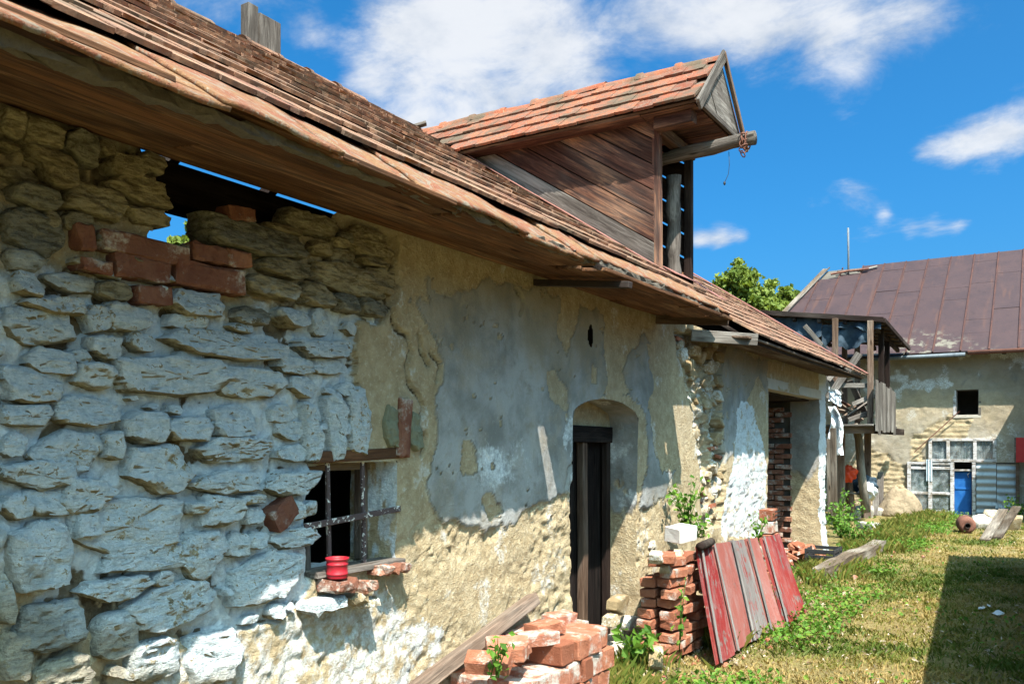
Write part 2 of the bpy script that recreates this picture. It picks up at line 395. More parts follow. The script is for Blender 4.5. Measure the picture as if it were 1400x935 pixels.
M['greenstone'] = principled('mossy_stone', lambda t: (t.mix(t.noise(wpos(t), 14, 6, .7), (0.12, 0.13, 0.08), (0.29, 0.28, 0.20)), t.noise(wpos(t), 45, 5, .7), .02), .95, spec=.1)
def _wall(t):
    P = wpos(t); a = t.add('ShaderNodeAttribute', attribute_name='mk'); s3 = t.add('ShaderNodeSeparateColor', {0: a.outputs['Color']}).outputs
    n1 = t.noise(P, 3.0, 5, 0.6); n2 = t.noise(P, 40.0, 6, 0.7); n3 = t.noise(P, 11.0, 5, 0.65, 0.3); n4 = t.noise(P, 120.0, 3, 0.7)
    tan = t.mix(t.step(n3, 0.3, 0.7), (0.325, 0.25, 0.148), (0.455, 0.37, 0.24))
    tan = t.mix(t.step(n2, 0.5, 0.75), tan, (0.56, 0.49, 0.36))
    tan = t.mix(t.math('MULTIPLY', t.step(n4, 0.62, 0.7), 0.6), tan, (0.17, 0.13, 0.08))
    grey = t.mix(t.step(n1, 0.34, 0.64), (0.175, 0.175, 0.165), (0.305, 0.31, 0.305))
    grey = t.mix(t.math('MULTIPLY', t.step(n3, 0.5, 0.72), 0.7), grey, (0.22, 0.20, 0.165))
    grey = t.mix(t.math('MULTIPLY', t.step(n2, 0.56, 0.74), 0.4), grey, (0.42, 0.43, 0.42))
    lime = t.mix(t.step(n2, 0.32, 0.7), (0.46, 0.51, 0.545), (0.66, 0.69, 0.695))
    lime = t.mix(t.math('MULTIPLY', t.step(n3, 0.55, 0.75), .6), lime, (0.50, 0.44, 0.34))
    zw = t.add('ShaderNodeSeparateXYZ', {0: P}).outputs[2]
    big = t.noise(P, 1.7, 6, 0.62, 0.4)
    stain = t.step(t.math('ADD', t.math('MULTIPLY', zw, .42), big), 1.30, 1.58)
    grey = t.mix(t.math('MULTIPLY', stain, .6), grey, (0.26, 0.215, 0.14))
    grey = t.mix(t.math('MULTIPLY', t.step(t.noise(P, 4.2, 7, .68, .6), .50, .68), .55), grey, (0.14, 0.14, 0.13))
    c = t.mix(s3[0], tan, grey)
    w1 = t.step(t.math('ADD', s3[1], t.math('ADD', t.math('MULTIPLY', t.math('SUBTRACT', n2, 0.5), 0.55), t.math('MULTIPLY', t.math('SUBTRACT', n3, 0.5), 0.5))), 0.34, 0.74)
    c = t.mix(w1, c, lime)
    bare_shade = t.mix(t.step(n3, .35, .65), (0.075, 0.055, 0.035), (0.20, 0.16, 0.105))  # bare backing, and the shade of deep hollows put into the colour
    c = t.mix(t.step(t.math('ADD', s3[2], t.math('MULTIPLY', t.math('SUBTRACT', n2, 0.5), 0.5)), 0.4, 0.7), c, bare_shade)
    rg = t.math('SUBTRACT', 1.15, t.math('MULTIPLY', s3[0], 0.75))
    h = t.math('MULTIPLY', t.math('ADD', t.math('ADD', n2, t.math('MULTIPLY', n4, .35)), t.math('MULTIPLY', n3, 0.8)), rg)
    return c, h, 0.017
M['wall'] = principled('old_plaster', _wall, 0.95, spec=0.1)

def _brick(base, lite, mort=0.3):
    def b(t):
        p = opos(t, 91.0); r = orand(t)
        n1 = t.noise(p, 16, 5, 0.6); n2 = t.noise(p, 70, 5, 0.7); n3 = t.noise(p, 6.5, 4, 0.6)
        c = t.mix(t.step(n1, 0.3, 0.7), base, lite)
        c = t.mix(t.step(r, 0.5, 1.0), c, tuple(x * 0.75 for x in base))
        c = t.mix(t.math('MULTIPLY', t.step(n2, 0.55, 0.72), 0.5), c, tuple(x * 0.4 for x in base))
        c = t.mix(t.step(t.math('ADD', n3, t.math('MULTIPLY', n2, .35)), 0.92 - mort, 1.12 - mort), c, (0.46, 0.42, 0.375))
        return c, t.math('ADD', n2, n1), 0.010
    return b
M['brick'] = principled('old_brick', _brick((0.29, 0.100, 0.055), (0.38, 0.155, 0.09), 0.21), 0.92)
M['brickdark'] = principled('dark_brick', _brick((0.21, 0.085, 0.055), (0.30, 0.14, 0.085), 0.27), 0.92)
M['brickred'] = principled('wall_brick', _brick((0.15, 0.055, 0.036), (0.215, 0.095, 0.06), 0.25), 0.92)
M['brickpaint'] = principled('lime_splashed_brick', _brick((0.323, 0.115, 0.068), (0.391, 0.170, 0.111), 0.31), 0.9)

def _tile(attr, c0, c1, c2, moss=0.5):
    def b(t):
        r = t.add('ShaderNodeAttribute', attribute_name='rnd').outputs['Fac'] if attr else orand(t)
        P = wpos(t)
        n1 = t.noise(P, 13, 5, 0.65); n2 = t.noise(P, 60, 5, 0.7); n3 = t.noise(P, 3.1, 3, 0.5)
        c = t.mix(t.step(r, 0.1, 0.6), c0, c1); c = t.mix(t.step(r, 0.7, 1.0), c, c2)
        c = t.mix(t.math('MULTIPLY', t.step(n1, 0.40, 0.62), 0.8), c, (0.13, 0.085, 0.065))
        c = t.mix(t.math('MULTIPLY', t.step(n2, 0.57, 0.7), moss), c, (0.36, 0.30, 0.20))
        c = t.mix(t.math('MULTIPLY', t.step(t.math('ADD', n3, t.math('MULTIPLY', n2, .25)), 0.62, 0.78), moss), c, (0.085, 0.072, 0.05))
        return c, t.math('ADD', n2, n1), 0.005
    return b
TA = ((0.255, 0.130, 0.080), (0.32, 0.185, 0.118), (0.185, 0.08, 0.053))
M['tile'] = principled('clay_tile', _tile(False, *TA), 0.9)
M['tilemass'] = principled('clay_tile_mass', _tile(True, *TA), 0.9)
TD = ((0.240, 0.068, 0.034), (0.256, 0.092, 0.048), (0.160, 0.048, 0.027))
M['tiledormer'] = principled('orange_clay_tile', _tile(False, *TD, 0.85), 0.88)

def _rust(ca, cb, cc, sc=1.0, lichen=None):
    def b(t):
        P = wpos(t); r = orand(t)
        n1 = t.noise(P, 2.2 * sc, 6, 0.65); n2 = t.noise(P, 26 * sc, 5, 0.7); n3 = t.noise(t.scale3(P, (9, 9, 1.2)), sc, 4, .6)
        c = t.mix(t.step(n1, 0.35, 0.65), ca, cb); c = t.mix(t.math('MULTIPLY', t.step(r, 0.45, 1.0), .5), c, cb)
        c = t.mix(t.math('MULTIPLY', t.step(n2, 0.52, 0.7), 0.6), c, cc)
        c = t.mix(t.math('MULTIPLY', t.step(n3, 0.55, 0.7), 0.5), c, tuple(x * 0.55 for x in ca))
        st = t.noise(t.scale3(P, (7, .55, .8)), 1.0, 4, .6)
        if lichen:
            c = t.mix(t.math('MULTIPLY', t.step(st, .56, .68), .55), c, cc)
            z = t.add('ShaderNodeSeparateXYZ', {0: P}).outputs
            k = t.math('MULTIPLY', t.step(t.math('ADD', z[2], t.math('MULTIPLY', t.math('ABSOLUTE', t.math('ADD', z[0], 2.4)), .45)), 4.6, 4.1), t.step(t.noise(P, 3.5, 6, .7), .52, .62))
            c = t.mix(k, c, (0.15, 0.135, 0.105))
        return c, n2, 0.002
    return b
M['rustroof'] = principled('rusty_sheet', _rust((0.036, 0.021, 0.023), (0.050, 0.028, 0.028), (0.085, 0.040, 0.028), 1.0, True), 0.55, spec=0.4)
M['seam'] = principled('rusty_seam', _rust((0.045, 0.024, 0.024), (0.080, 0.036, 0.028), (0.14, 0.06, 0.04), 1.5), 0.7)
M['rust'] = principled('rust', _rust((0.10, 0.045, 0.034), (0.17, 0.075, 0.052), (0.26, 0.14, 0.10), 2.5), 0.9)
def _apron(t):
    P = wpos(t)
    n1 = t.noise(P, 7, 6, .7, .5); n2 = t.noise(P, 24, 6, .7, .4); n3 = t.noise(P, 70, 4, .7); n4 = t.noise(P, 15, 5, .65, .8)
    c = t.mix(t.step(n1, .40, .60), (0.195, 0.080, 0.050), (0.21, 0.118, 0.062))
    c = t.mix(t.math('MULTIPLY', t.step(n4, .50, .62), .85), c, (0.20, 0.172, 0.135))
    c = t.mix(t.math('MULTIPLY', t.step(n2, .55, .66), .8), c, (0.13, 0.075, 0.05))
    c = t.mix(t.math('MULTIPLY', t.step(n3, .60, .68), .8), c, (0.28, 0.25, 0.20))
    c = t.mix(t.math('MULTIPLY', t.step(t.noise(P, 4, 5, .7), .58, .68), .6), c, (0.10, 0.075, 0.055))
    return c, t.math('ADD', n2, n3), 0.008
M['apron'] = principled('weathered_eave_strip', _apron, 0.92, spec=0.05)
M['apron_old'] = principled('eave_sheet_paint', _rust((0.27, 0.145, 0.080), (0.24, 0.095, 0.065), (0.26, 0.225, 0.18), 3.6), 0.85)
M['flash'] = principled('flashing_sheet', _rust((0.20, 0.085, 0.07), (0.25, 0.115, 0.095), (0.30, 0.19, 0.16), 2), 0.7)
M['iron'] = principled('flaking_iron', lambda t: (t.mix(t.step(t.noise(opos(t), 38, 4, .6, .4), .57, .63), (0.075, 0.052, 0.052), (0.60, 0.58, 0.55)),), 0.7)
M['blackiron'] = principled('black_iron', lambda t: (t.mix(t.noise(wpos(t), 30), (0.015, 0.012, 0.011), (0.05, 0.035, 0.03)),), 0.7)
M['redplastic'] = principled('red_plastic', lambda t: (t.mix(t.step(t.noise(opos(t), 25), .5, .7), (0.33, 0.010, 0.022), (0.22, 0.035, 0.035)),), 0.5, spec=0.4)
M['zinc'] = principled('zinc_sheet', _rust((0.24, 0.28, 0.31), (0.32, 0.36, 0.39), (0.40, 0.43, 0.45)), 0.5, spec=0.4, metal=0.2)
M['guttermetal'] = principled('grey_gutter', _rust((0.10, 0.12, 0.14), (0.14, 0.165, 0.185), (0.20, 0.22, 0.235)), 0.6)
M['bluedoor'] = principled('blue_paint', lambda t: (t.mix(t.step(t.noise(wpos(t), 6, 5, .6), .35, .7), (0.010, 0.085, 0.30), (0.022, 0.13, 0.38)),), 0.5)
M['black'] = principled('black_plastic', lambda t: (t.mix(t.noise(wpos(t), 20), (0.012, 0.013, 0.015), (0.04, 0.042, 0.046)),), 0.5)
M['tarp'] = principled('blue_grey_tarp', lambda t: (t.mix(t.step(t.noise(wpos(t), 5, 5, .6), .35, .7), (0.018, 0.034, 0.052), (0.050, 0.078, 0.108)),), 0.7)
M['foil'] = principled('pale_foil', lambda t: (t.mix(t.noise(wpos(t), 9, 5, .6), (0.50, 0.53, 0.56), (0.75, 0.77, 0.78)),), 0.4, spec=0.5)
M['curtain'] = principled('curtain_cloth', lambda t: (t.mix(t.noise(wpos(t), 7, 4, .6), (0.30, 0.40, 0.46), (0.55, 0.62, 0.66)),), 0.9)
M['canvas'] = principled('canvas_cover', lambda t: (t.mix(t.noise(wpos(t), 4, 5, .6), (0.20, 0.15, 0.095), (0.32, 0.255, 0.175)), t.noise(wpos(t), 14, 5, .6), 0.03), 0.9)
M['whiteblock'] = principled('white_block', lambda t: (t.mix(t.noise(wpos(t), 22, 5, .65), (0.40, 0.385, 0.36), (0.62, 0.61, 0.585)), t.noise(wpos(t), 90, 4, .7), 0.004), 0.9)
M['mortar'] = principled('crumbling_mortar', lambda t: (t.mix(t.noise(wpos(t), 30, 6, .7), (0.055, 0.045, 0.035), (0.17, 0.145, 0.115)), t.noise(wpos(t), 60, 5, .7), 0.012), 0.95)
M['concrete'] = principled('pale_concrete', lambda t: (t.mix(t.noise(wpos(t), 9, 6, .65), (0.34, 0.31, 0.26), (0.52, 0.49, 0.43)), t.noise(wpos(t), 50, 5, .7), 0.008), 0.95)
M['redsign'] = principled('red_panel', lambda t: (t.mix(t.noise(wpos(t), 9, 4, .6), (0.36, 0.02, 0.025), (0.45, 0.05, 0.045)),), 0.55)
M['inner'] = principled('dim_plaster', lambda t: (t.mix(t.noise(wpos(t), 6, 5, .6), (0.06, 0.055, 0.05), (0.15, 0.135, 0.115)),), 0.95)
M['bluewall'] = M['wall']

def glass_mat():
    m = bpy.data.materials.new('dirty_glass'); m.use_nodes = True; t = NT(m.node_tree)
    out = t.add('ShaderNodeOutputMaterial'); P = wpos(t)
    n = t.step(t.noise(P, 7, 6, .7), .35, .7)
    d = t.add('ShaderNodeBsdfPrincipled', {'Base Color': t.mix(n, (0.10, 0.13, 0.14), (0.36, 0.41, 0.42)), 'Roughness': 0.35})
    g = t.add('ShaderNodeBsdfGlossy', {'Roughness': 0.05}); tr = t.add('ShaderNodeBsdfTransparent')
    a = t.add('ShaderNodeMixShader', {0: 0.22, 1: tr.outputs[0], 2: g.outputs[0]})
    b = t.add('ShaderNodeMixShader', {0: t.math('ADD', t.math('MULTIPLY', n, .45), .18), 1: a.outputs[0], 2: d.outputs[0]})
    t.l.new(b.outputs[0], out.inputs[0]); return m
M['glass'] = glass_mat()

def leaf_mat(name, a, b, c):
    m = bpy.data.materials.new(name); m.use_nodes = True; t = NT(m.node_tree)
    out = t.add('ShaderNodeOutputMaterial'); r = t.add('ShaderNodeAttribute', attribute_name='rnd').outputs['Fac']
    col = t.mix(t.step(r, 0.0, 0.6), a, b); col = t.mix(t.step(r, 0.7, 1.0), col, c)
    d = t.add('ShaderNodeBsdfPrincipled', {'Base Color': col, 'Roughness': 0.6, 'Specular IOR Level': 0.25})
    tl = t.add('ShaderNodeBsdfTranslucent', {'Color': t.mix(1.0, col, (1.3, 1.3, 0.6), 'MULTIPLY')})
    t.add('ShaderNodeMixShader')
    mx = t.add('ShaderNodeMixShader', {0: 0.3, 1: d.outputs[0], 2: tl.outputs[0]})
    t.l.new(mx.outputs[0], out.inputs[0]); return m
M['leaf'] = leaf_mat('tree_leaf', (0.07, 0.115, 0.018), (0.15, 0.20, 0.035), (0.22, 0.245, 0.055))
M['weed'] = leaf_mat('weed_leaf', (0.047, 0.119, 0.013), (0.093, 0.196, 0.021), (0.162, 0.246, 0.034))
M['grass'] = leaf_mat('grass_blade', (0.066, 0.105, 0.014), (0.179, 0.168, 0.035), (0.312, 0.226, 0.086))
M['litter'] = principled('dry_litter', lambda t: (t.mix(t.step(t.add('ShaderNodeAttribute', attribute_name='rnd').outputs['Fac'], .3, .95), (0.15, 0.10, 0.06), (0.50, 0.43, 0.34)),), 0.9)
M['bark'] = principled('bark', lambda t: (t.mix(t.noise(wpos(t), 9, 5, .6), (0.06, 0.045, 0.03), (0.17, 0.13, 0.09)), t.noise(wpos(t), 30), .02), 0.95)

def _ground(t):
    P = wpos(t); sp = t.add('ShaderNodeSeparateXYZ', {0: P}).outputs
    n1 = t.noise(P, 0.55, 5, 0.6); n2 = t.noise(P, 3.5, 6, 0.65); n3 = t.noise(P, 28, 5, 0.7); n4 = t.noise(P, 90, 3, .7)
    soil = t.mix(t.step(n3, .3, .7), (0.098, 0.071, 0.041), (0.225, 0.176, 0.112))
    dry = t.mix(t.step(n3, .3, .7), (0.225, 0.169, 0.068), (0.345, 0.277, 0.128))
    grn = t.mix(t.step(n3, .3, .7), (0.038, 0.064, 0.010), (0.112, 0.143, 0.026))
    c = t.mix(t.step(t.math('ADD', t.math('MULTIPLY', n1, .5), t.math('MULTIPLY', n2, .5)), .46, .66), dry, grn)
    c = t.mix(t.step(n2, .60, .72), c, soil)
    c = t.mix(t.math('MULTIPLY', t.step(sp[0], -2.35, -2.75), t.step(sp[1], 13.5, 12.5)), c, soil)
    c = t.mix(t.math('MULTIPLY', t.step(n4, .6, .7), .6), c, (0.045, 0.034, 0.019))
    return c, t.math('ADD', n3, n4), 0.03
M['ground'] = principled('yard_ground', _ground, 1.0, spec=0.05)

# ================================================================== THE SETTING
def axis(a0, a1, fine0, fine1, df, dc):
    out = [a0]; 
    while out[-1] < a1:
        x = out[-1]; out.append(x + (df if fine0 <= x < fine1 else min(dc, max(df, 0.35 * (fine0 - x if x < fine0 else x - fine1) + df))))
    return np.array(out)
gx = axis(-260, 260, -4, 3, 0.07, 14); gy = axis(-120, 320, 2, 16, 0.07, 14)
GX, GY = np.meshgrid(gx, gy, indexing='ij')
def ground_z(x, y):
    near = np.exp(-((np.hypot(np.asarray(x) + 1, np.asarray(y) - 9)) / 16) ** 2)
    return (fbm(x, y, 0.9, 3, 5) - 0.5) * 0.07 * near + (fbm(x, y, 7.0, 3, 9) - 0.5) * 0.03 * near - 0.012
GZ = ground_z(GX, GY)
ni, nj = GX.shape
idx = np.arange(ni * nj).reshape(ni, nj)
Q = np.stack([idx[:-1, :-1], idx[1:, :-1], idx[1:, 1:], idx[:-1, 1:]], -1).reshape(-1, 4)
ground = obj('ground', npmesh('ground', np.stack([GX, GY, GZ], -1).reshape(-1, 3), Q, M['ground']))
tag(ground, 'patchy yellow green grass yard between the old farm buildings', 'ground', kind='structure')
def gz(x, y): return float(ground_z(np.array([x]), np.array([y]))[0])

# ================================================================== MAIN BUILDING
W = -2.83
farm = thing('farm_building', (W, 6, 0), 'long derelict farm building with peeling stone wall and clay tiled roof', 'farmhouse')

def wp(pts): return [(onX(a, b, W).y, onX(a, b, W).z) for a, b in pts]
WIN = (2.80, 3.40, 1.03, 1.56)
DOOR = (5.29, 6.46, 1.81, 1.985)
GATE = (10.28, 13.0, 2.31)
HOLE = wp([(200, 190), (222, 236), (236, 262), (231, 300), (206, 318), (214, 331), (275, 346), (300, 338), (288, 306), (420, 321), (462, 302), (462, 270)])
VENT = (*wp([(805, 459)])[0], 0.040, 0.082)
def arch(y): 
    t = (y - (DOOR[0] + DOOR[1]) / 2) / ((DOOR[1] - DOOR[0]) / 2)
    return DOOR[2] + (DOOR[3] - DOOR[2]) * np.sqrt(np.clip(1 - t * t * 0.92, 0, 1))

STONEZ = wp([(-700, 60), (0, 130), (250, 215), (540, 320), (543, 400), (532, 437), (486, 442), (488, 520), (496, 600), (445, 636), (444, 660), (444, 700),
             (446, 755), (425, 800), (415, 835), (350, 862), (245, 890), (200, 960), (-700, 2300)])
RUIN = wp([(918, 446), (968, 462), (992, 470), (985, 520), (988, 590), (992, 650), (985, 720), (960, 725), (955, 640), (945, 560), (930, 500)])
SKIM = [wp(p) for p in (
    [(556, 412), (575, 440), (592, 470), (602, 500), (592, 545), (597, 585), (588, 640), (582, 690), (610, 712), (655, 722), (700, 712), (735, 690), (776, 672), (784, 640), (783, 580),
     (800, 556), (830, 540), (858, 541), (880, 555), (886, 600), (884, 640), (876, 700), (905, 680), (924, 640), (922, 560), (905, 490), (880, 455), (850, 435), (820, 425), (760, 404), (690, 384), (620, 392), (580, 382)],
    [(985, 470), (1049, 494), (1049, 540), (1036, 515), (1022, 548), (1010, 560), (1000, 620), (990, 640)],
)]
PEEL = [wp(p) for p in (
    [(765, 403), (793, 404), (786, 440), (778, 470), (775, 487), (757, 453)],
    [(745, 513), (757, 511), (772, 524), (777, 558), (765, 560), (750, 540)],
    [(822, 418), (880, 452), (872, 472), (858, 490), (852, 512), (862, 538), (835, 545), (822, 540), (832, 520), (824, 490)],
    [(806, 498), (815, 505), (814, 522), (808, 520)],
    [(884, 470), (905, 470), (925, 560), (924, 640), (905, 650), (893, 600), (886, 560), (892, 520)],
    [(556, 383), (580, 380), (583, 400), (585, 420), (570, 408), (560, 425)],
    [(585, 385), (650, 388), (640, 400), (620, 398), (605, 412), (595, 400)],
)]
WHITEP = [wp(p) for p in (
    [(1008, 560), (1018, 546), (1030, 560), (1042, 600), (1048, 640), (1049, 735), (985, 735), (992, 668), (1000, 640), (1003, 600)],
    [(958, 458), (985, 470), (985, 520), (990, 640), (978, 640), (968, 560)],
    [(770, 565), (783, 572), (783, 610), (776, 625), (768, 600)],
    [(776, 650), (783, 640), (783, 690), (774, 680)],
    [(250, 895), (330, 868), (430, 835), (520, 800), (560, 830), (610, 860), (600, 940), (500, 1100), (100, 1500), (180, 940)],
)]
CRACKS = [wp(p) for p in ([(534, 435), (540, 450), (556, 458), (560, 480), (553, 500), (556, 520), (572, 545), (578, 560), (570, 580), (582, 600), (578, 620)],
                          [(571, 458), (574, 480), (583, 500)], [(540, 448), (533, 400), (540, 360)], [(588, 480), (600, 500), (596, 520)], [(776, 640), (770, 690)], [(700, 392), (712, 410), (708, 430)])]

def wall_masks(Y, Z):
    wy = Y + (fbm(Y, Z, 9, 4, 3) - .5) * 0.11; wz = Z + (fbm(Y, Z, 9, 4, 41) - .5) * 0.11
    stone = inpoly(wy, wz, STONEZ); ruin = inpoly(wy, wz, RUIN)
    skim = np.zeros(Y.shape, bool)
    for p in SKIM: skim |= inpoly(wy, wz, p)
    peel = np.zeros(Y.shape, bool)
    for p in PEEL: peel |= inpoly(wy, wz, p)
    white = np.zeros(Y.shape, bool)
    for p in WHITEP: white |= inpoly(wy, wz, p)
    flake = (fbm(Y, Z, 14, 4, 77) > 0.79) | ((fbm(Y, Z, 4, 5, 78) > 0.72) & (Z < 2.0))
    skim = skim & ~peel & ~flake & ~stone & ~ruin
    return stone, ruin, skim, white
def wall_disp(Y, Z):
    stone, ruin, skim, white = wall_masks(Y, Z)
    f1 = fbm(Y, Z, 0.8, 2, 21) - .5; f2 = fbm(Y, Z, 6, 4, 22) - .5; f3 = fbm(Y, Z, 22, 4, 23, .6) - .5; f4 = fbm(Y, Z, 12, 4, 24)
    ridg = 1 - np.abs(2 * fbm(Y, Z, 7, 4, 25, .6) - 1)
    rough = sstep(1.28 - Z + 0.25 * (fbm(Y, Z, 3, 3, 26) - .5), -0.12, 0.12)
    d = 0.035 * f1 + 0.006 * f2 + 0.004 * f3
    d = d + rough * (.35 + 1.1 * sstep(fbm(Y, Z, 2.6, 3, 61), .38, .62)) * (0.016 * f2 + 0.028 * f3 + 0.010 * (np.abs(fbm(Y * .7 + Z * .7, Z - Y * .4, 24, 3, 27) - .5) * 2 - .4) - 0.010) * np.where(skim, .3, 1)
    d = d + np.where(skim, 0.009, 0.0)
    d = np.where(stone, -0.050 + 0.066 * f2 + 0.060 * f3 + 0.012 * ridg, d)
    d = np.where(ruin, -0.07 + 0.16 * f2 + 0.09 * f3, d)
    wst = white & (Y > 8.3) | ((Y > 12.9))
    d = np.where(wst, d + 0.035 * (fbm(Y, Z, 8, 4, 91, .6) - .5) + 0.018 * f3, d)
    for c in CRACKS:
        sd = segdist(Y + (fbm(Y, Z, 16, 3, 5) - .5) * .03, Z + (fbm(Y, Z, 16, 3, 6) - .5) * .03, c)
        d = d - 0.045 * sstep(0.015 - sd, 0, 0.009)
    for (py, pz, ry, rz) in ((*wp([(970, 615)])[0], 0.16, 0.26),):
        e = ((Y - py) / ry) ** 2 + ((Z - pz) / rz) ** 2 + 1.2 * f2
        d = d - 0.20 * sstep(1.15 - e, 0, 0.5)
    # base swells outward, as rubble walls do
    d = d + 0.05 * sstep(0.7 - Z, 0, 0.8)
    return d, (stone, ruin, skim, white, rough, f2, f3)
def wall_mk(Y, Z):
    d, (stone, ruin, skim, white, rough, f2, f3) = wall_disp(Y, Z)
    fw = fbm(Y, Z, 3.2, 4, 31); fl = fbm(Y, Z, 17, 4, 32)
    Rr = np.where(skim, 1.0 - .15 * sstep(fbm(Y, Z, 6, 4, 45), .55, .72), .16 * sstep(fbm(Y, Z, 2.2, 5, 44), .42, .70) * sstep(Z, 1.15, 1.45))
    upper = sstep(Z + (fbm(Y, Z, 2.5, 3, 33) - .5) * .5, 2.40, 2.16)
    Gg = np.where(stone, (0.42 + 0.3 * fl + 0.22) * upper, 0.0)
    lowtan = sstep(Z + 0.75 * Y + (fw - .5) * .6, 2.48, 2.24)
    Gg = np.where(stone, Gg * (1 - .75 * lowtan), Gg)
    ctr = np.exp(-(((Y - 4.35) / 0.42) ** 2 + ((Z - 1.52) / 0.24) ** 2))
    Gg = np.where(skim, 0.10 * sstep(fl, .35, .7) + ctr * 0.60 * sstep(fw, .18, .6), Gg)
    Gg = np.where(~skim & ~stone & ~ruin, 0.08 + 0.38 * sstep(fbm(Y, Z, 5, 4, 34), .54, .72), Gg)
    Gg = np.where(white, np.where(Y < 6, 0.56, 0.72) - .25 * sstep(fl, .5, .75), Gg)
    Gg = np.where(ruin, 0.12 + 0.42 * sstep(fl, .4, .6), Gg)
    Gg = np.where(Y > 12.96, 0.85, Gg)
    Bb = np.where(stone, 0.75 * sstep(-f2 - .5 * f3, 0.03, 0.20), 0.0)  # deep joints between the stones painted darker, standing in for their shade
    Bb = np.where(ruin, 0.6 * sstep(-f2, 0.08, 0.2), Bb)
    for c in CRACKS:
        Bb = np.maximum(Bb, .95 * sstep(0.014 - segdist(Y + (fbm(Y, Z, 16, 3, 5) - .5) * .03, Z + (fbm(Y, Z, 16, 3, 6) - .5) * .03, c), 0, 0.007))
    return d, np.stack([Rr, Gg, Bb], -1)

ys = np.concatenate([np.arange(-2.5, 0.8, 0.06), np.arange(0.8, 4.6, 0.0125), np.arange(4.6, 8.6, 0.018), np.arange(8.6, 13.44, 0.03), [13.45]])
zs = np.concatenate([np.arange(-0.15, 0.3, 0.03), np.arange(0.3, 2.76, 0.0135), [2.76]])
for v in (WIN[0], WIN[1], DOOR[0], DOOR[1], GATE[0], GATE[1]): ys[np.argmin(abs(ys - v))] = v
for v in (WIN[2], WIN[3], GATE[2]): zs[np.argmin(abs(zs - v))] = v
YY, ZZ = np.meshgrid(ys, zs, indexing='ij')
for i, y in enumerate(ys):
    if DOOR[0] <= y <= DOOR[1]:
        a = float(arch(y)); j = np.argmin(abs(zs - a)); ZZ[i, j] = a
D, MK = wall_mk(YY, ZZ)
ni, nj = YY.shape; idx = np.arange(ni * nj).reshape(ni, nj)
Q = np.stack([idx[:-1, :-1], idx[1:, :-1], idx[1:, 1:], idx[:-1, 1:]], -1).reshape(-1, 4)
YC = (YY[:-1, :-1] + YY[1:, 1:]) / 2; ZC = (ZZ[:-1, :-1] + ZZ[1:, 1:]) / 2
cut = ((YC > WIN[0]) & (YC < WIN[1]) & (ZC > WIN[2]) & (ZC < WIN[3]))
cut |= (YC > DOOR[0]) & (YC < DOOR[1]) & (ZC < arch(YC))
cut |= (YC > GATE[0]) & (YC < GATE[1]) & (ZC < GATE[2])
cut |= inpoly(YC + (fbm(YC, ZC, 20, 2, 8) - .5) * .03, ZC, HOLE)
cut |= ((YC - VENT[0]) / VENT[2]) ** 2 + ((ZC - VENT[1]) / VENT[3]) ** 2 + 1.2 * (fbm(YC, ZC, 20, 3, 4) - .5) < 1
V = np.stack([W + D, YY, ZZ], -1).reshape(-1, 3)
wall = obj('wall', npmesh('wall', V, Q[~cut.ravel()], M['wall'], True, {'mk': MK.reshape(-1, 3)}), farm)

def sheet(name, fn, nu, nv, mat, parent, mkfn=None, smooth=True):
    """grid sheet from fn(u,v) -> xyz arrays"""
    U, Vv = np.meshgrid(np.linspace(0, 1, nu), np.linspace(0, 1, nv), indexing='ij')
    X, Y, Z = fn(U, Vv); idx = np.arange(nu * nv).reshape(nu, nv)
    Q = np.stack([idx[:-1, :-1], idx[1:, :-1], idx[1:, 1:], idx[:-1, 1:]], -1).reshape(-1, 4)
    P = np.stack([X, Y, Z], -1).reshape(-1, 3)
    at = {'mk': mkfn(X, Y, Z).reshape(-1, 3)} if mkfn else None
    return obj(name, npmesh(name, P, Q, mat, smooth, at), parent)
def rough(a, b, amp, s=0): return (fbm(a, b, 9, 4, s + 60) - .5) * amp
def edge_d(Y, Z): return wall_disp(np.asarray(Y, float), np.asarray(Z, float))[0]
def reveal(name, path, depth, parent, mkfn, splay=0.0, n=24, seed=0):
    """jamb surface running back from the wall face along an edge path [(y,z)...]; splay widens it"""
    P = np.array(path, float); seg = np.r_[0, np.cumsum(np.hypot(*np.diff(P, axis=0).T))]
    s = np.linspace(0, seg[-1], max(8, int(seg[-1] / 0.025)))
    y = np.interp(s, seg, P[:, 0]); z = np.interp(s, seg, P[:, 1])
    nu = len(s); nv = n
    T = np.linspace(0, 1, nv)[None, :] + 0 * s[:, None]
    Y = y[:, None] + 0 * T; Z = z[:, None] + 0 * T
    e = edge_d(y, z)[:, None]
    X = (W + e) * (1 - T) + (W - depth) * T
    nrm = rough(s[:, None] + 0 * T, T * depth, 0.03, seed) * np.minimum(1, T * 6)
    dy = np.gradient(y); dz = np.gradient(z); L = np.hypot(dy, dz) + 1e-9
    Y = Y + (dz / L)[:, None] * (nrm + splay * T); Z = Z - (dy / L)[:, None] * (nrm + splay * T)
    idx = np.arange(nu * nv).reshape(nu, nv)
    Q = np.stack([idx[:-1, :-1], idx[1:, :-1], idx[1:, 1:], idx[:-1, 1:]], -1).reshape(-1, 4)
    Pv = np.stack([X, Y, Z], -1).reshape(-1, 3)
    return obj(name, npmesh(name, Pv, Q, M['wall'], True, {'mk': mkfn(X, Y, Z).reshape(-1, 3)}), parent)
def mk_const(r, g, b): return lambda X, Y, Z: np.stack([np.full(X.shape, r), np.full(X.shape, g), np.full(X.shape, b)], -1)
def mk_door(X, Y, Z):
    g = sstep(Z + (fbm(X * 1.3 + Y, Z, 6, 4, 3) - .5) * .7, 1.12, 1.2)
    return np.stack([g, 0.15 + .35 * sstep(fbm(X, Z, 5, 4, 9), .5, .7), 0 * g], -1)
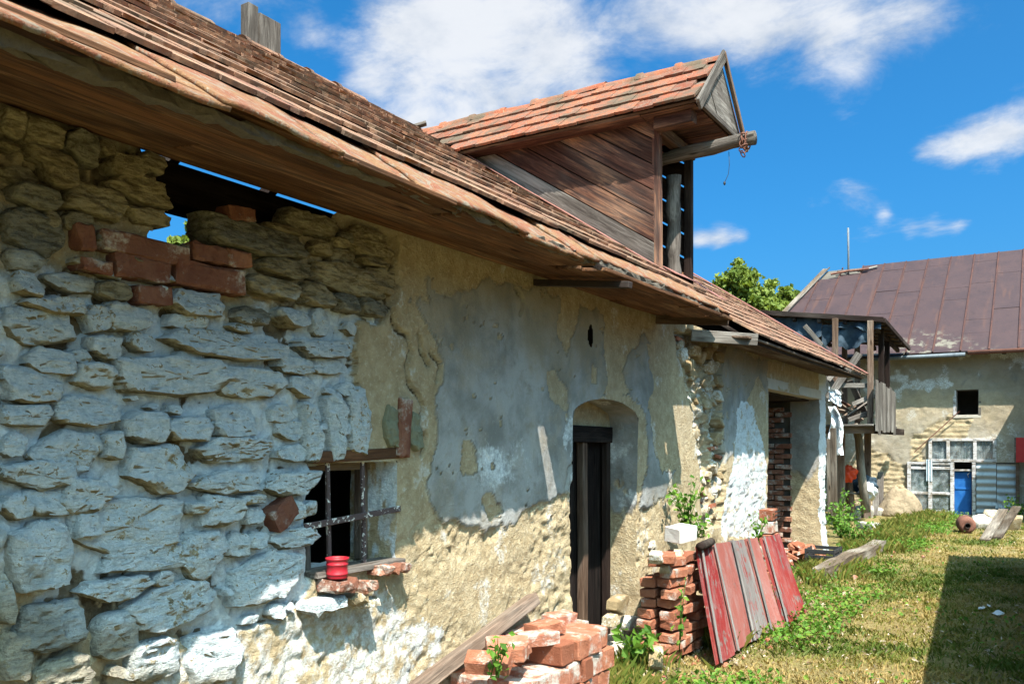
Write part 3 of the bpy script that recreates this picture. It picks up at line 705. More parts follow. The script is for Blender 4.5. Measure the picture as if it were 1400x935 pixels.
def mk_gate(X, Y, Z):
    g = sstep(Z + (fbm(X, Z, 6, 4, 3) - .5) * .5, 1.15, 1.3)
    return np.stack([g * .9, 0.08 + 0 * g, 0 * g], -1)

# ---- doorway
door = part_empty('door', (W - .3, 5.9, 0), farm)
ya = np.linspace(DOOR[0], DOOR[1], 40)
path = [(DOOR[0], -0.1), (DOOR[0], DOOR[2])] + [(y, float(arch(y))) for y in ya[1:-1]] + [(DOOR[1], DOOR[2]), (DOOR[1], -0.1)]
reveal('door_reveal', path, 0.36, door, mk_door, 0.0, 26, 4)
y = 5.27; k = 0
while y < 6.46:
    wd = random.uniform(.15, .19)
    light = 5.93 < y + wd / 2 < 6.03
    bar('plank', (W - .335, y + wd / 2, -.02), (W - .335, y + wd / 2, 1.99), wd - .006, .03, M['doorwood'], door, up=(1, 0, 0), seg=1); y += wd
obj('tympanum', box_me('tympanum', .05, 1.24, .26, M['wall'], 0), door, Matrix.Translation((W - .285, 5.875, 1.915)))
bar('frame_post', (W - .285, 6.02, -.02), (W - .285, 6.0, 1.66), .075, .06, M['oldbrown'], door, up=(1, 0, 0), warp=.006)
bar('frame_beam', (W - .27, 5.24, 1.73), (W - .27, 6.47, 1.72), .13, .07, M['doorwood'], door, up=(1, 0, 0))
bar('frame_post', (W - .275, 6.42, -.02), (W - .275, 6.42, 1.66), .07, .05, M['darkwood'], door, up=(1, 0, 0))
bar('threshold', (W - .12, 5.3, .03), (W - .12, 6.45, .03), .3, .08, M['concrete'], door)

# ---- window with bars
win = part_empty('window', (W, 3.1, 1.03), farm)
mkw = lambda X, Y, Z: np.stack([0 * X, .30 + .5 * sstep(fbm(X * 2 + Y, Z, 9, 4, 3), .4, .65), .4 * sstep(fbm(X + Y, Z, 7, 3, 13), .55, .7)], -1)
reveal('window_reveal', [(WIN[0], WIN[2]), (WIN[0], WIN[3]), (WIN[1], WIN[3]), (WIN[1], WIN[2]), (WIN[0], WIN[2])], 0.3, win, mkw, 0.02, 20, 9)
for yy in (2.945, 3.185):
    bar('window_bar', (W - .03, yy, WIN[2] - .02), (W - .035, yy - .01, WIN[3] + .02), .020, .020, M['iron'], win, up=(1, 0, 0))
bar('window_bar', (W + .005, WIN[0] - .05, 1.275), (W + .005, WIN[1] + .02, 1.315), .030, .012, M['iron'], win, up=(1, 0, 0))
bar('window_frame', (W - .20, WIN[1] - .05, WIN[2] + .02), (W - .20, WIN[1] - .05, WIN[3]), .055, .05, M['oldbrown'], win, up=(1, 0, 0))
bar('window_frame', (W - .20, WIN[0] - .02, WIN[3] - .02), (W - .20, WIN[1], WIN[3] - .02), .05, .05, M['oldbrown'], win, up=(1, 0, 0))
bar('lintel', (W - .055, 2.80, 1.585), (W - .055, 3.47, 1.603), .13, .055, M['soffit'], win)
bar('lintel', (W - .16, 2.76, 1.60), (W - .16, 3.45, 1.61), .09, .08, M['oldbrown'], win)
bar('sill_board', (W - .05, 2.82, 1.045), (W - .03, 3.42, 1.05), .15, .03, M['silver'], win, warp=.006)
bar('slat', (W - .09, 2.862, 1.05), (W - .09, 2.855, 1.19), .03, .025, M['silver'], win, up=(1, 0, 0))
obj('wire', tube_me('wire', [(W - .02, 3.10, 1.30), (W, 3.12, 1.27), (W - .01, 3.10, 1.22), (W - .02, 3.13, 1.17)], .0015, M['silver'], 5), win)
# ---- gateway
gate = part_empty('gateway', (W - .2, 11.6, 0), farm)
reveal('gate_reveal', [(GATE[0], -0.1), (GATE[0], GATE[2])], 0.42, gate, mk_gate, 0, 20, 1)
reveal('gate_reveal', [(GATE[1], GATE[2]), (GATE[1], -0.1)], 0.42, gate, mk_gate, 0, 20, 2)
bar('gate_lintel', (W - .20, GATE[0] - .15, GATE[2] + .06), (W - .20, GATE[1] + .1, GATE[2] + .05), .41, .13, M['concrete'], gate, rough=.004)

# ---- rooms: back wall, light-blocking loft floor, unseen partitions added to darken them
def slab(name, x0, x1, y0, y1, z0, z1, mat, parent):
    m = Matrix.Translation(((x0 + x1) / 2, (y0 + y1) / 2, (z0 + z1) / 2))
    return obj(name, box_me(name, x1 - x0, y1 - y0, z1 - z0, mat, 0), parent, m)
room = part_empty('interior', (-5.5, 6, 0), farm)
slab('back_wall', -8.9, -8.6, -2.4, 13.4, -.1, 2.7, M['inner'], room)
slab('unseen_partition', -8.6, -2.95, -2.45, -2.25, -.1, 2.7, M['inner'], room)
slab('unseen_partition', -8.6, -2.95, 4.70, 4.85, -.1, 2.26, M['inner'], room)
slab('unseen_partition', -8.6, -2.95, 8.75, 8.95, -.1, 2.26, M['inner'], room)
slab('loft_floor', -8.6, -2.98, -2.3, 13.3, 2.27, 2.32, M['darkwood'], room)  # unseen floor, placed to keep daylight out of the rooms below
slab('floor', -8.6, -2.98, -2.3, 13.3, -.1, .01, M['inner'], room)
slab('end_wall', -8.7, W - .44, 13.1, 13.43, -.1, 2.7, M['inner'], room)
bar('wall_plate', (W - .36, 1.3, 2.742), (W - .36, 4.4, 2.742), .18, .168, M['darkwood'], room)
# brick wall seen through the gateway
bmesh_var = [box_me('brick', random.uniform(.23, .26), .12, .065, M['brickdark'], .006, rough=.004, seed=i) for i in range(5)]
BR = [box_me('brick', random.uniform(.23, .26), .12, .065, M['brick'], .007, rough=.005, seg=3, seed=20 + i) for i in range(5)]
bw = slab('brick_wall', -5.2, W - .435, 13.05, 13.095, 0, 2.26, M['inner'], farm)
for r_ in range(28):
    x = W - .52 - (r_ % 2) * .13
    while x > -5.1:
        if random.random() > .08:
            m = Matrix.Translation((x, 13.03 + random.uniform(-.014, .014), .05 + r_ * .078)) @ Euler((random.uniform(-.03, .03), random.uniform(-.03, .03), random.uniform(-.05, .05))).to_matrix().to_4x4()
            obj('brick', random.choice(bmesh_var), bw, m)
        x -= .27

# ---- the stones of the ruined left part, laid course by course
def stone_me(name, w_, h_, d_, seed, mat, expo=4.0, ns=26, pw=1.0):
    """a split block: crooked many-cornered outline, flat broken face with ledges, sharp shoulders"""
    rr = np.random.default_rng(seed)
    rings = [(0, 1), (.16, 1), (.32, 1), (.46, 1), (.59, 1), (.70, .99), (.80, .98), (.89, .95), (.95, .88), (.985, .68), (1.0, .25), (.99, -.5)]
    if ns < 20: rings = rings[:1] + rings[2:10:2] + rings[9:]
    nc = int(rr.integers(6, 10)); ca = np.sort((np.arange(nc) + rr.uniform(-.36, .36, nc)) / nc * 2 * np.pi)
    ex = rr.uniform(3.5, 7)
    rc = 1 / (np.abs(np.cos(ca)) ** ex + np.abs(np.sin(ca)) ** ex) ** (1 / ex) * rr.uniform(.84, 1.06, nc)
    cx, cy = rc * np.cos(ca), rc * np.sin(ca)
    peri = np.r_[0, np.cumsum(np.hypot(np.diff(np.r_[cx, cx[0]]), np.diff(np.r_[cy, cy[0]])))]
    s_ = np.linspace(0, peri[-1], ns, endpoint=False)
    ox = np.interp(s_, peri, np.r_[cx, cx[0]]); oy = np.interp(s_, peri, np.r_[cy, cy[0]])
    ox = ox * (1 + rr.normal(0, .018, ns)); oy = oy * (1 + rr.normal(0, .03, ns))
    ox -= (ox.max() + ox.min()) / 2; oy -= (oy.max() + oy.min()) / 2
    ox /= (ox.max() - ox.min()) / 2; oy /= (oy.max() - oy.min()) / 2
    tl, tu = rr.uniform(-.3, .3), rr.uniform(-.55, .25)
    V = []; so = seed % 97 + 3.1; size = min(1.0, (w_ * h_) ** .5 / .2)
    for (r, x) in rings:
        yy = ox * r * w_ / 2; zz = oy * r * h_ / 2
        led = fbm(yy * .8 + so, zz * 2.4 + so, 11, 3, so_i(seed), .55); led = np.floor(led * 6) / 6 * .75 + led * .25
        rdg = 1 - np.abs(2 * fbm(yy + so, zz * 1.9 + so, 14, 4, so_i(seed) + 5, .65) - 1)
        bump = (led - .5) * .034 * size + (rdg - .7) * .020 * size + (fbm(yy + so, zz + so, 40, 3, 8) - .5) * .014
        xx = x * d_ * (1 + tu * zz / h_ + tl * yy / w_) + bump * min(1, max(0.3, x))
        for i in range(ns):
            V.append((xx[i], yy[i] + .3 * bump[i] * (r > .9), zz[i] + .3 * bump[i] * (r > .9)))
            if r == 0: break
    F = []; o = 1
    for i in range(ns): F.append((0, o + i, o + (i + 1) % ns))
    for k in range(len(rings) - 2):
        for i in range(ns): F.append((o + i, o + ns + i, o + ns + (i + 1) % ns, o + (i + 1) % ns))
        o += ns
    me = mesh(name, V, F, mat, True); me.set_sharp_from_angle(angle=R(28)); return me
def so_i(seed): return int(seed % 53)

STONES = """0,150,32,190 35,204,106,230 0,226,56,254 58,222,105,258 30,165,86,204 87,178,135,226 135,190,160,214 148,210,196,244 186,207,228,238 13,255,87,287
88,252,173,300 145,240,236,281 170,284,233,308 0,283,93,350 61,287,87,313 88,290,128,318 3,342,61,372 13,368,56,406 58,371,132,401 27,403,118,430 130,384,183,412
48,404,119,431 141,415,209,455 116,415,150,457 228,396,308,436 228,428,283,452 119,457,167,495 173,452,212,483 215,452,401,492 0,415,106,476 241,476,284,499
151,486,320,543 100,495,157,534 0,499,90,553 35,473,103,513 93,477,122,499 74,540,168,585 167,560,228,608 221,569,289,605 35,585,146,648 0,550,74,585 0,589,35,627
170,605,266,678 266,596,375,633 0,627,106,672 141,588,170,630 32,667,101,707 80,651,160,704 0,674,45,712 93,677,254,762 10,709,103,810 135,731,257,786 254,686,279,704
272,673,333,721 257,641,356,677 106,789,213,823 209,779,237,803 237,725,314,797 173,795,300,863 176,872,247,935 250,862,330,935 131,835,196,905 20,821,122,892 0,792,22,856
0,860,45,935 45,895,125,960 277,303,425,350 391,288,463,322 471,311,534,353 365,306,417,319 423,329,449,350 450,340,487,365 449,325,475,340 353,350,426,380 420,358,527,405
329,378,410,407 407,385,455,420 455,399,487,428 489,409,529,434 378,422,423,449 423,420,454,462 404,463,481,491 378,487,430,513 428,489,471,513 471,439,489,459
282,500,391,545 394,513,433,545 288,551,353,600 378,606,423,633 378,574,420,604 369,551,404,580 356,644,436,680 324,675,362,690 335,691,366,717 388,683,415,712
415,684,437,706 369,721,441,750 311,725,343,763 340,725,366,750 316,750,418,826 310,440,345,456 315,418,372,446 488,350,530,366 495,366,535,404 462,318,480,336
102,700,140,735 30,552,75,572""".split()
boxes = []
for i, s in enumerate(STONES):
    x0, y0, x1, y1 = map(float, s.split(','))
    xm = (x0 + x1) / 2; ym = (y0 + y1) / 2
    a, b = onX(x0, ym, W), onX(x1, ym, W); c0, c1 = onX(xm, y0, W), onX(xm, y1, W)
    wd, ht = b.y - a.y, c0.z - c1.z
    cy, cz = (a.y + b.y) / 2, (c0.z + c1.z) / 2
    boxes.append((cy - wd / 2, cy + wd / 2, cz - ht / 2, cz + ht / 2))
    dep = .084 * random.uniform(.75, 1.25)
    tilt = random.uniform(-.05, .05)
    me = stone_me('stone', wd * .985, ht * .985, dep, 100 + i, M['stone'], 4, 44 if wd > .2 else 26)
    obj('stone', me, wall, Matrix.Translation((W - .062, cy, cz)) @ Euler((tilt, 0, random.uniform(-.05, .05))).to_matrix().to_4x4())
# smaller stones filling the gaps between
nfill = 0
for k in range(9000):
    if nfill >= 230: break
    cy, cz = random.uniform(-.6, 3.35), random.uniform(.35, 2.66)
    wd = random.uniform(.035, .13) * (1.6 if cy < 1.2 else 1); ht = wd * random.uniform(.45, .75)
    yy, zz_ = np.array([cy, cy - wd / 2, cy + wd / 2, cy, cy]), np.array([cz, cz, cz, cz - ht / 2, cz + ht / 2])
    if not inpoly(yy, zz_, STONEZ).all() or inpoly(yy, zz_, HOLE).any(): continue
    if cy + wd / 2 > WIN[0] - .02 and WIN[2] - .03 < cz < WIN[3] + .1: continue
    if any(cy - wd * .42 < b1 and cy + wd * .42 > b0 and cz - ht * .42 < d1 and cz + ht * .42 > d0 for b0, b1, d0, d1 in boxes): continue
    boxes.append((cy - wd / 2, cy + wd / 2, cz - ht / 2, cz + ht / 2)); nfill += 1
    me = stone_me('stone', wd, ht, random.uniform(.05, .075), 900 + k, M['stone'], 3, 16)
    obj('stone', me, wall, Matrix.Translation((W - .045, cy, cz)) @ Euler((random.uniform(-.25, .25), 0, 0)).to_matrix().to_4x4())

# bricks walled into the stonework: (px box, tilt deg, material)
def wall_brick(x0, y0, x1, y1, tilt, mat, x=W - .015, d=.10, seed=0, rgh=.006):
    xm, ym = (x0 + x1) / 2, (y0 + y1) / 2
    a, b = onX(x0, ym, W), onX(x1, ym, W); c0, c1 = onX(xm, y0, W), onX(xm, y1, W)
    me = box_me('brick', b.y - a.y, c0.z - c1.z, d, mat, .008, seg=4, rough=rgh, seed=seed)
    # local x -> world y, local y -> world z, local z -> world x
    m = Matrix(((0, 0, 1, x), (1, 0, 0, (a.y + b.y) / 2), (0, 1, 0, (c0.z + c1.z) / 2), (0, 0, 0, 1))) @ Matrix.Rotation(R(tilt), 4, 'Z')
    return obj('brick', me, wall, m)
for i, (bx, tl, mt) in enumerate([((100, 308, 125, 342), 4, 'brickred'), ((135, 326, 253, 354), 0, 'brickdark'), ((258, 336, 303, 360), 0, 'brickred'), ((303, 344, 338, 366), 3, 'brickdark'),
        ((151, 353, 228, 383), 1, 'brickred'), ((234, 364, 330, 396), 0, 'brickred'), ((183, 391, 230, 417), 6, 'brickred'), ((106, 355, 148, 372), -3, 'brickred'),
        ((308, 284, 343, 303), 5, 'brickred'), ((368, 686, 402, 718), 35, 'brickred'), ((541, 545, 557, 625), -3, 'brickred')]):
    wall_brick(*bx, tl, M[mt], seed=i)
for i, (bx, tl) in enumerate([((412, 548, 438, 634), 8), ((446, 535, 474, 630), 7), ((474, 528, 506, 624), 4), ((521, 553, 543, 614), 0), ((556, 562, 574, 618), 0)]):
    x0, y0, x1, y1 = bx; a, b = onX(x0, 590, W), onX(x1, 590, W); c0, c1 = onX((x0 + x1) / 2, y0, W), onX((x0 + x1) / 2, y1, W)
    obj('stone', stone_me('stone', b.y - a.y, c0.z - c1.z, .06, 700 + i, M['stone'] if i < 3 else M['greenstone'], 4, 36), wall, Matrix.Translation((W - .03, (a.y + b.y) / 2, (c0.z + c1.z) / 2)) @ Matrix.Rotation(R(tl), 4, 'X'))

# loose rubble of the ruined strip, the niche and the lower wall
rub = [stone_me('rubble_stone', 1, .72, .55, 3000 + i, M['rubble'], 3.0, 16) for i in range(6)]
for me in rub: me.transform(Matrix.Scale(1, 4))
n = 0
while n < 46:
    cy, cz = random.uniform(7.3, 8.7), random.uniform(.75, 2.66)
    if not inpoly(np.array([cy]), np.array([cz]), RUIN)[0]: continue
    if abs(cy - 8.15) < .16 and 1.35 < cz < 1.85: continue
    s = random.uniform(.08, .20); n += 1
    if random.random() < .13:
        m = Matrix.Translation((W - .055, cy, cz)) @ Euler((random.uniform(-.3, .3), random.uniform(-.2, .2), R(90) + random.uniform(-.3, .3))).to_matrix().to_4x4() @ Matrix.Scale(.55, 4)
        obj('brick', random.choice(BR), wall, m)
    else:
        m = Matrix.Translation((W - .085, cy, cz)) @ Euler((random.uniform(-.4, .4), 0, random.uniform(-.3, .3))).to_matrix().to_4x4() @ Matrix.Diagonal((s, s, s, 1))
        obj('stone', random.choice(rub), wall, m)
for (px, py, s) in ((852, 828, .26), (866, 852, .2), (842, 848, .16), (893, 745, .12), (905, 760, .15), (940, 720, .12)):
    p = onX(px, py, W + .01)
    obj('stone', random.choice(rub), wall, Matrix.Translation((W - .045, p.y, p.z)) @ Euler((random.uniform(-.3, .3), 0, 0)).to_matrix().to_4x4() @ Matrix.Diagonal((.11, s, s * .8, 1)))

# ---- roof
AN = math.atan(0.645); CA, SA = math.cos(AN), math.sin(AN)
RIDGE_X = -5.66
class Slope:
    def __init__(s, x0, z0, ang): s.x0, s.z0, s.c, s.s = x0, z0, math.cos(ang), math.sin(ang)
    def at(s, y, d, n=0.0): return Vector((s.x0 - s.c * d + s.s * n, y, s.z0 + s.s * d + s.c * n))
    def mat(s, y, d, n=0.0, rx=0.0, rz=0.0):
        m = Matrix.Identity(4)
        for i, c in enumerate(((0, 1, 0), (-s.c, 0, s.s), (s.s, 0, s.c))):
            for k in range(3): m[k][i] = c[k]
        return Matrix.Translation(s.at(y, d, n)) @ m @ Matrix.Rotation(rz, 4, 'Z') @ Matrix.Rotation(rx, 4, 'X')
    def zx(s, x): return s.z0 + (s.x0 - x) * s.s / s.c
SLA = Slope(-2.11, 2.68, AN); SLB = Slope(-2.28, 2.63, math.atan(0.66))
LA = (SLA.x0 - RIDGE_X) / SLA.c; LB = (SLB.x0 - RIDGE_X) / SLB.c
roof = part_empty('roof', (-4, 6, 3.3), farm)
def deck(name, S_, y0, y1, d0, d1, mat, parent, n0=-.06, th=.025):
    o = S_.mat((y0 + y1) / 2, (d0 + d1) / 2, n0)
    return obj(name, box_me(name, y1 - y0, d1 - d0, th, mat, 0), parent, o)
deck('roof_deck', SLA, -2.5, 7.4, .34, LA, M['darkwood'], roof)  # unseen decking added under the tiles to block light
for a, b in ((-2.5, 4.33), (4.47, 6.52), (6.60, 6.81)): deck('roof_deck', SLA, a, b, .06, .338, M['darkwood'], roof)
deck('roof_deck', SLA, 4.33, 4.47, .22, .338, M['darkwood'], roof)
deck('roof_deck', SLB, 7.402, 13.5, .66, LB, M['darkwood'], roof)
deck('roof_deck', SLB, 7.9, 13.5, .03, .655, M['darkwood'], roof)
BKS = Matrix.Rotation(math.pi, 4, 'Z')
for y0, y1 in ((-2.5, 3.0), (8.6, 13.5)):       # the far slope, partly fallen in
    L = 3.9; ang = AN
    m = Matrix.Translation((RIDGE_X - CA * L / 2, (y0 + y1) / 2, 4.94 - SA * L / 2)) @ Matrix.Rotation(-ang, 4, 'Y')
    obj('roof_deck', box_me('roof_deck', L, y1 - y0, .05, M['tile'], 0), roof, m)
for y in np.arange(-2.0, 13.4, 1.15):
    if 3 < y < 8.6:
        bar('rafter', (RIDGE_X, y, 4.9), (RIDGE_X - 3.4, y, 4.9 - 3.4 * .645), .10, .12, M['darkwood'], roof)

def eave_out(y): return .13 * sstep(np.asarray(y, float), 3.0, 1.0)      # the eave swings out towards the near end
# eave sheets: a long apron under the first course
def eave_sheet(S_, y0, y1, d0, d1, seed):
    nu, nv = max(4, int((y1 - y0) / .035)), 10
    U, Vv = np.meshgrid(np.linspace(y0, y1, nu), np.linspace(0, 1, nv), indexing='ij')
    low = d0 + (fbm(U, U * 0 + seed, 3, 3, seed) - .5) * .05 + (fbm(U, U * 0, 22, 3, seed + 3) - .5) * .04
    if S_ is SLA: low = low - eave_out(U) / CA
    Dd = low * (1 - Vv) + d1 * Vv
    N = (fbm(U, Dd, 2.5, 3, 7) - .5) * .035 - .012 - .02 * (1 - Vv) ** 2 + (fbm(U, Dd, 11, 2, 70) - .5) * .008
    N = N + (seed % 2) * .010 + .012 * (((seed * 7) % 5) / 5 - .4)
    if S_ is SLA: N = N + .30 * eave_out(U) * (1 - Vv) ** 1.5
    X = S_.x0 - S_.c * Dd + S_.s * N; Z = S_.z0 + S_.s * Dd + S_.c * N
    idx = np.arange(nu * nv).reshape(nu, nv)
    Q = np.stack([idx[:-1, :-1], idx[1:, :-1], idx[1:, 1:], idx[:-1, 1:]], -1).reshape(-1, 4)[:, ::-1]
    me = npmesh('eave_sheet', np.stack([X, U, Z], -1).reshape(-1, 3), Q, M['apron'], True)
    o = obj('eave_sheet', me, roof); sm = o.modifiers.new('thickness', 'SOLIDIFY'); sm.thickness = .016; sm.offset = 0
y = -2.5; k = 0
while y < 4.25:
    y2 = min(y + random.uniform(.42, .75), 4.33); eave_sheet(SLA, y, y2 + (.03 if y2 < 4.3 else 0), 0.0, .44, k); y = y2; k += 1
for (a, b, d0) in ((4.47, 5.5, .12), (5.5, 6.52, .10), (6.60, 6.83, .07)): eave_sheet(SLA, a, b, d0, .44, k); k += 1
for (a, b) in ((-2.5, 1.0), (1.0, 3.0), (3.0, 4.33)):
    bar('eave_lath', SLA.at(a, .045 - float(eave_out(a)) * 1.1, -.045), SLA.at(b, .045 - float(eave_out(b)) * 1.1, -.040), .040, .032, M['mortar'], roof, rough=.010, warp=.004, seg=int((b - a) / .05))
bar('eave_lath', SLA.at(4.47, .14, -.05), SLA.at(6.82, .12, -.05), .06, .034, M['mortar'], roof, rough=.010, seg=46)

def tile_variant(seed, wd=.192, ln=.52, th=.018, chip=.3, bow=.012):
    rr = random.Random(seed); bm = bmesh.new(); k = 7
    low = []
    for i in range(k):
        t = i / (k - 1) - .5
        low.append((t * wd, bow * (2 * abs(t)) ** 2.2 + rr.uniform(-.004, .004) + (rr.uniform(0, .035) if rr.random() < chip * .4 else 0)))
    pts = low + [(wd / 2, ln), (-wd / 2, ln)]
    a = [bm.verts.new((x, y, 0)) for x, y in pts]; b = [bm.verts.new((x, y, th)) for x, y in pts]
    bm.faces.new(a[::-1]); bm.faces.new(b)
    n = len(pts)
    for i in range(n): bm.faces.new((a[i], a[(i + 1) % n], b[(i + 1) % n], b[i]))
    me = bpy.data.meshes.new('roof_tile'); bmesh.ops.triangulate(bm, faces=bm.faces[:]); bm.to_mesh(me); bm.free(); return me
TV = [tile_variant(i) for i in range(8)]
for me in TV: me.materials.append(M['tile'])
TVn = [(np.array([v.co for v in me.vertices]), np.array([p.vertices for p in me.polygons])) for me in TV]
places = []
def course(S_, L, d_start, y0, y1, skip):
    d = d_start; r_ = 0
    while d < L - .06:
        y = y0 + (r_ % 2) * .098 + random.uniform(-.02, .02)
        rowlift = random.uniform(-.003, .006)
        while y < y1:
            if not skip(y, d) and random.random() > .006:
                jit = .010 * (fbm(np.array([y]), np.array([d]), 1.3, 2, 5)[0] - .5) * 6
                places.append((S_.mat(y, d + random.uniform(-.010, .010) + jit, .022 + rowlift + .02 * (fbm(np.array([y]), np.array([d]), 1.1, 2, 15)[0] - .5) + random.uniform(-.003, .004), -.054 + random.uniform(-.006, .006), random.uniform(-.02, .02)), random.randrange(8), random.random()))
            y += .196
        d += .335 if S_ is SLA else .26; r_ += 1
def in_dormer(S_):
    def f(y, d):
        p = S_.at(y, d)
        return 6.56 < y < 7.46 and p.x < -2.70 and p.z < 4.42 or (6.45 < y < 7.65 and p.z > 4.30 and p.x < -4.4 and p.z < 4.95 - .95 * abs(y - 7.02))
    return f
course(SLA, LA, .345, -2.45, 7.40, lambda y, d: (y > 6.76 and d < .8) or in_dormer(SLA)(y, d))
course(SLB, LB, .0, 7.48, 13.48, lambda y, d: (y < 7.98 and d < .66) or in_dormer(SLB)(y, d))
def depth_of(p): return -SN * p.x + CS * p.y
def seen_key(t):
    p = t[0].translation; dp = depth_of(p)
    if dp < .5: return 99
    px = PXC + FPX * (CS * p.x + SN * p.y) / dp
    py = PYH - FPX * (p.z - EYE) / dp
    return dp if (-30 < px < 1430 and py > -20) else 99
places.sort(key=seen_key)
for m, v, r_ in places[:215]: obj('roof_tile', TV[v], roof, m)
VV, FF, RR = [], [], []; o = 0
for m, v, r_ in places[215:]:
    co, f = TVn[v]; Mx = np.array(m); VV.append(co @ Mx[:3, :3].T + Mx[:3, 3]); FF.append(f + o); o += len(co); RR.append(np.full((len(co), 3), r_))
tm = obj('roof_tile_mass', npmesh('roof_tile_mass', np.concatenate(VV), np.concatenate(FF), M['tilemass'], False, {'rnd': np.concatenate(RR)}, tri=True), roof)
tm['kind'] = 'stuff'

def halfround_me(name, ln, r0, r1, mat, th=.014):
    V = []; F = []; k = 9
    for (x, r) in ((0, r0), (.05, r0), (.055, r0 - .012), (ln, r1)):
        for i in range(k):
            a = math.pi * i / (k - 1); V.append((x, r * math.cos(a), r * math.sin(a)))
    for j in range(3):
        for i in range(k - 1): F.append((j * k + i, j * k + i + 1, (j + 1) * k + i + 1, (j + 1) * k + i))
    F.append(tuple(range(k)))
    return mesh(name, V, F, mat, True)
RT = halfround_me('ridge_tile', .40, .105, .09, M['tile'])
y = -2.4
while y < 13.4:
    z = SLA.zx(RIDGE_X) if y < 7.4 else SLB.zx(RIDGE_X)
    if not 6.4 < y < 7.5:
        obj('ridge_tile', RT, roof, Matrix.Translation((RIDGE_X - .02, y, z - .045 + random.uniform(-.012, .012))) @ Matrix.Rotation(R(90) + random.uniform(-.03, .03), 4, 'Z') @ Matrix.Rotation(random.uniform(-.03, .0), 4, 'Y'))
    y += .36
bar('verge_flashing', SLB.at(13.5, 0.0, .055), SLB.at(13.5, LB, .055), .10, .02, M['flash'], roof, up=(SLB.s, 0, SLB.c), warp=.008)
bar('valley_flashing', SLA.at(6.55, .66, .03), SLA.at(6.55, 3.0, .055), .13, .008, M['flash'], roof, up=(SA, 0, CA), warp=.006)
bar('valley_flashing', SLA.at(7.47, .42, .035), SLA.at(7.47, 1.5, .05), .16, .008, M['flash'], roof, up=(SA, 0, CA), warp=.006)
bar('valley_flashing', SLA.at(6.78, .72, .045), SLA.at(7.6, .80, .045), .14, .008, M['flash'], roof, up=(SA, 0, CA), warp=.004)

# ---- boxed eaves
soff = part_empty('soffit', (-2.5, 6, 2.7), farm)
def soffit(x0, z0, x1, z1, nb, y0, y1, gaps, mat):
    for i in range(nb):
        t = (i + .5) / nb; x = x0 + (x1 - x0) * t; z = z0 + (z1 - z0) * t; wd = abs(x1 - x0) / nb - .006
        y = y0
        cuts = [y0 + random.uniform(1.5, 3.0)]
        while cuts[-1] < y1: cuts.append(cuts[-1] + random.uniform(2.6, 3.8))
        edges = [y0] + [c for c in cuts if c < y1 - .5] + [y1]
        segs = list(zip(edges[:-1], edges[1:]))
        for (g0, g1, gx) in gaps:
            if x + wd / 2 > gx:
                segs = [s for a, b in segs for s in ([(a, b)] if b <= g0 or a >= g1 else [(a, g0), (g1, b)]) if s[1] - s[0] > .05]
        for a, b in segs:
            bar('soffit_board', (x, a + .003, z + random.uniform(-.006, .004)), (x, b - .003, z + random.uniform(-.006, .004)), wd, .022, mat, soff, up=(0.1, 0, 1), warp=.004)
soffit(W - .01, 2.755, -2.155, 2.655, 4, -2.5, 6.81, [(4.33, 4.47, -2.36), (6.52, 6.60, -2.27)], M['soffit'])
soffit(W - .01, 2.69, -2.30, 2.615, 3, 7.75, 13.5, [], M['oldbrown'])
bar('soffit_board', (-2.085, -2.5, 2.652), (-2.098, 1.5, 2.650), .135, .022, M['soffit'], soff)
bar('soffit_board', (-2.10, 1.505, 2.650), (-2.135, 2.9, 2.652), .09, .022, M['soffit'], soff)
bar('bracket', (W - .05, 4.78, 2.70), (-2.12, 4.72, 2.60), .05, .04, M['blackiron'], soff)
bar('fascia_board', (W + .02, 7.62, 2.655), (-2.26, 7.86, 2.60), .11, .03, M['silver'], soff, up=(0.3, -1, 0.1))
bar('fascia_board', (W + .0, 6.83, 2.72), (-2.2, 6.83, 2.66), .10, .025, M['oldbrown'], soff, up=(0, -1, 0.1))

# ---- gable ends
for yy in (-2.4, 13.40):
    z = 4.85
    prism('gable_wall', (W - .02, yy, 2.66), (-1, 0, 0), (0, 0, 1), [(0, .02), (5.9, .02), (5.9, .1), (RIDGE_X * -1 + W, z - 2.68), (0, .28)], .06, M['inner'], farm, 0)

# ---- weathered stump of a plank shaft on the ridge
st = part_empty('ridge_shaft', (RIDGE_X - .12, 5.3, 4.8), farm)
p0 = onY(348, 15, 5.25)
bar('shaft_plank', (RIDGE_X - .2, 5.06, 4.55), (RIDGE_X - .2, 5.06, 5.44), .11, .10, M['silver'], st, up=(1, 0, 0))
bar('shaft_plank', (RIDGE_X - .17, 5.25, 4.55), (RIDGE_X - .17, 5.25, 5.40), .24, .045, M['silver'], st, up=(1, 0, 0))
bar('broken_batten', (RIDGE_X - .1, 7.02, 4.95), (RIDGE_X + .1, 7.16, 5.03), .09, .03, M['silver'], roof)

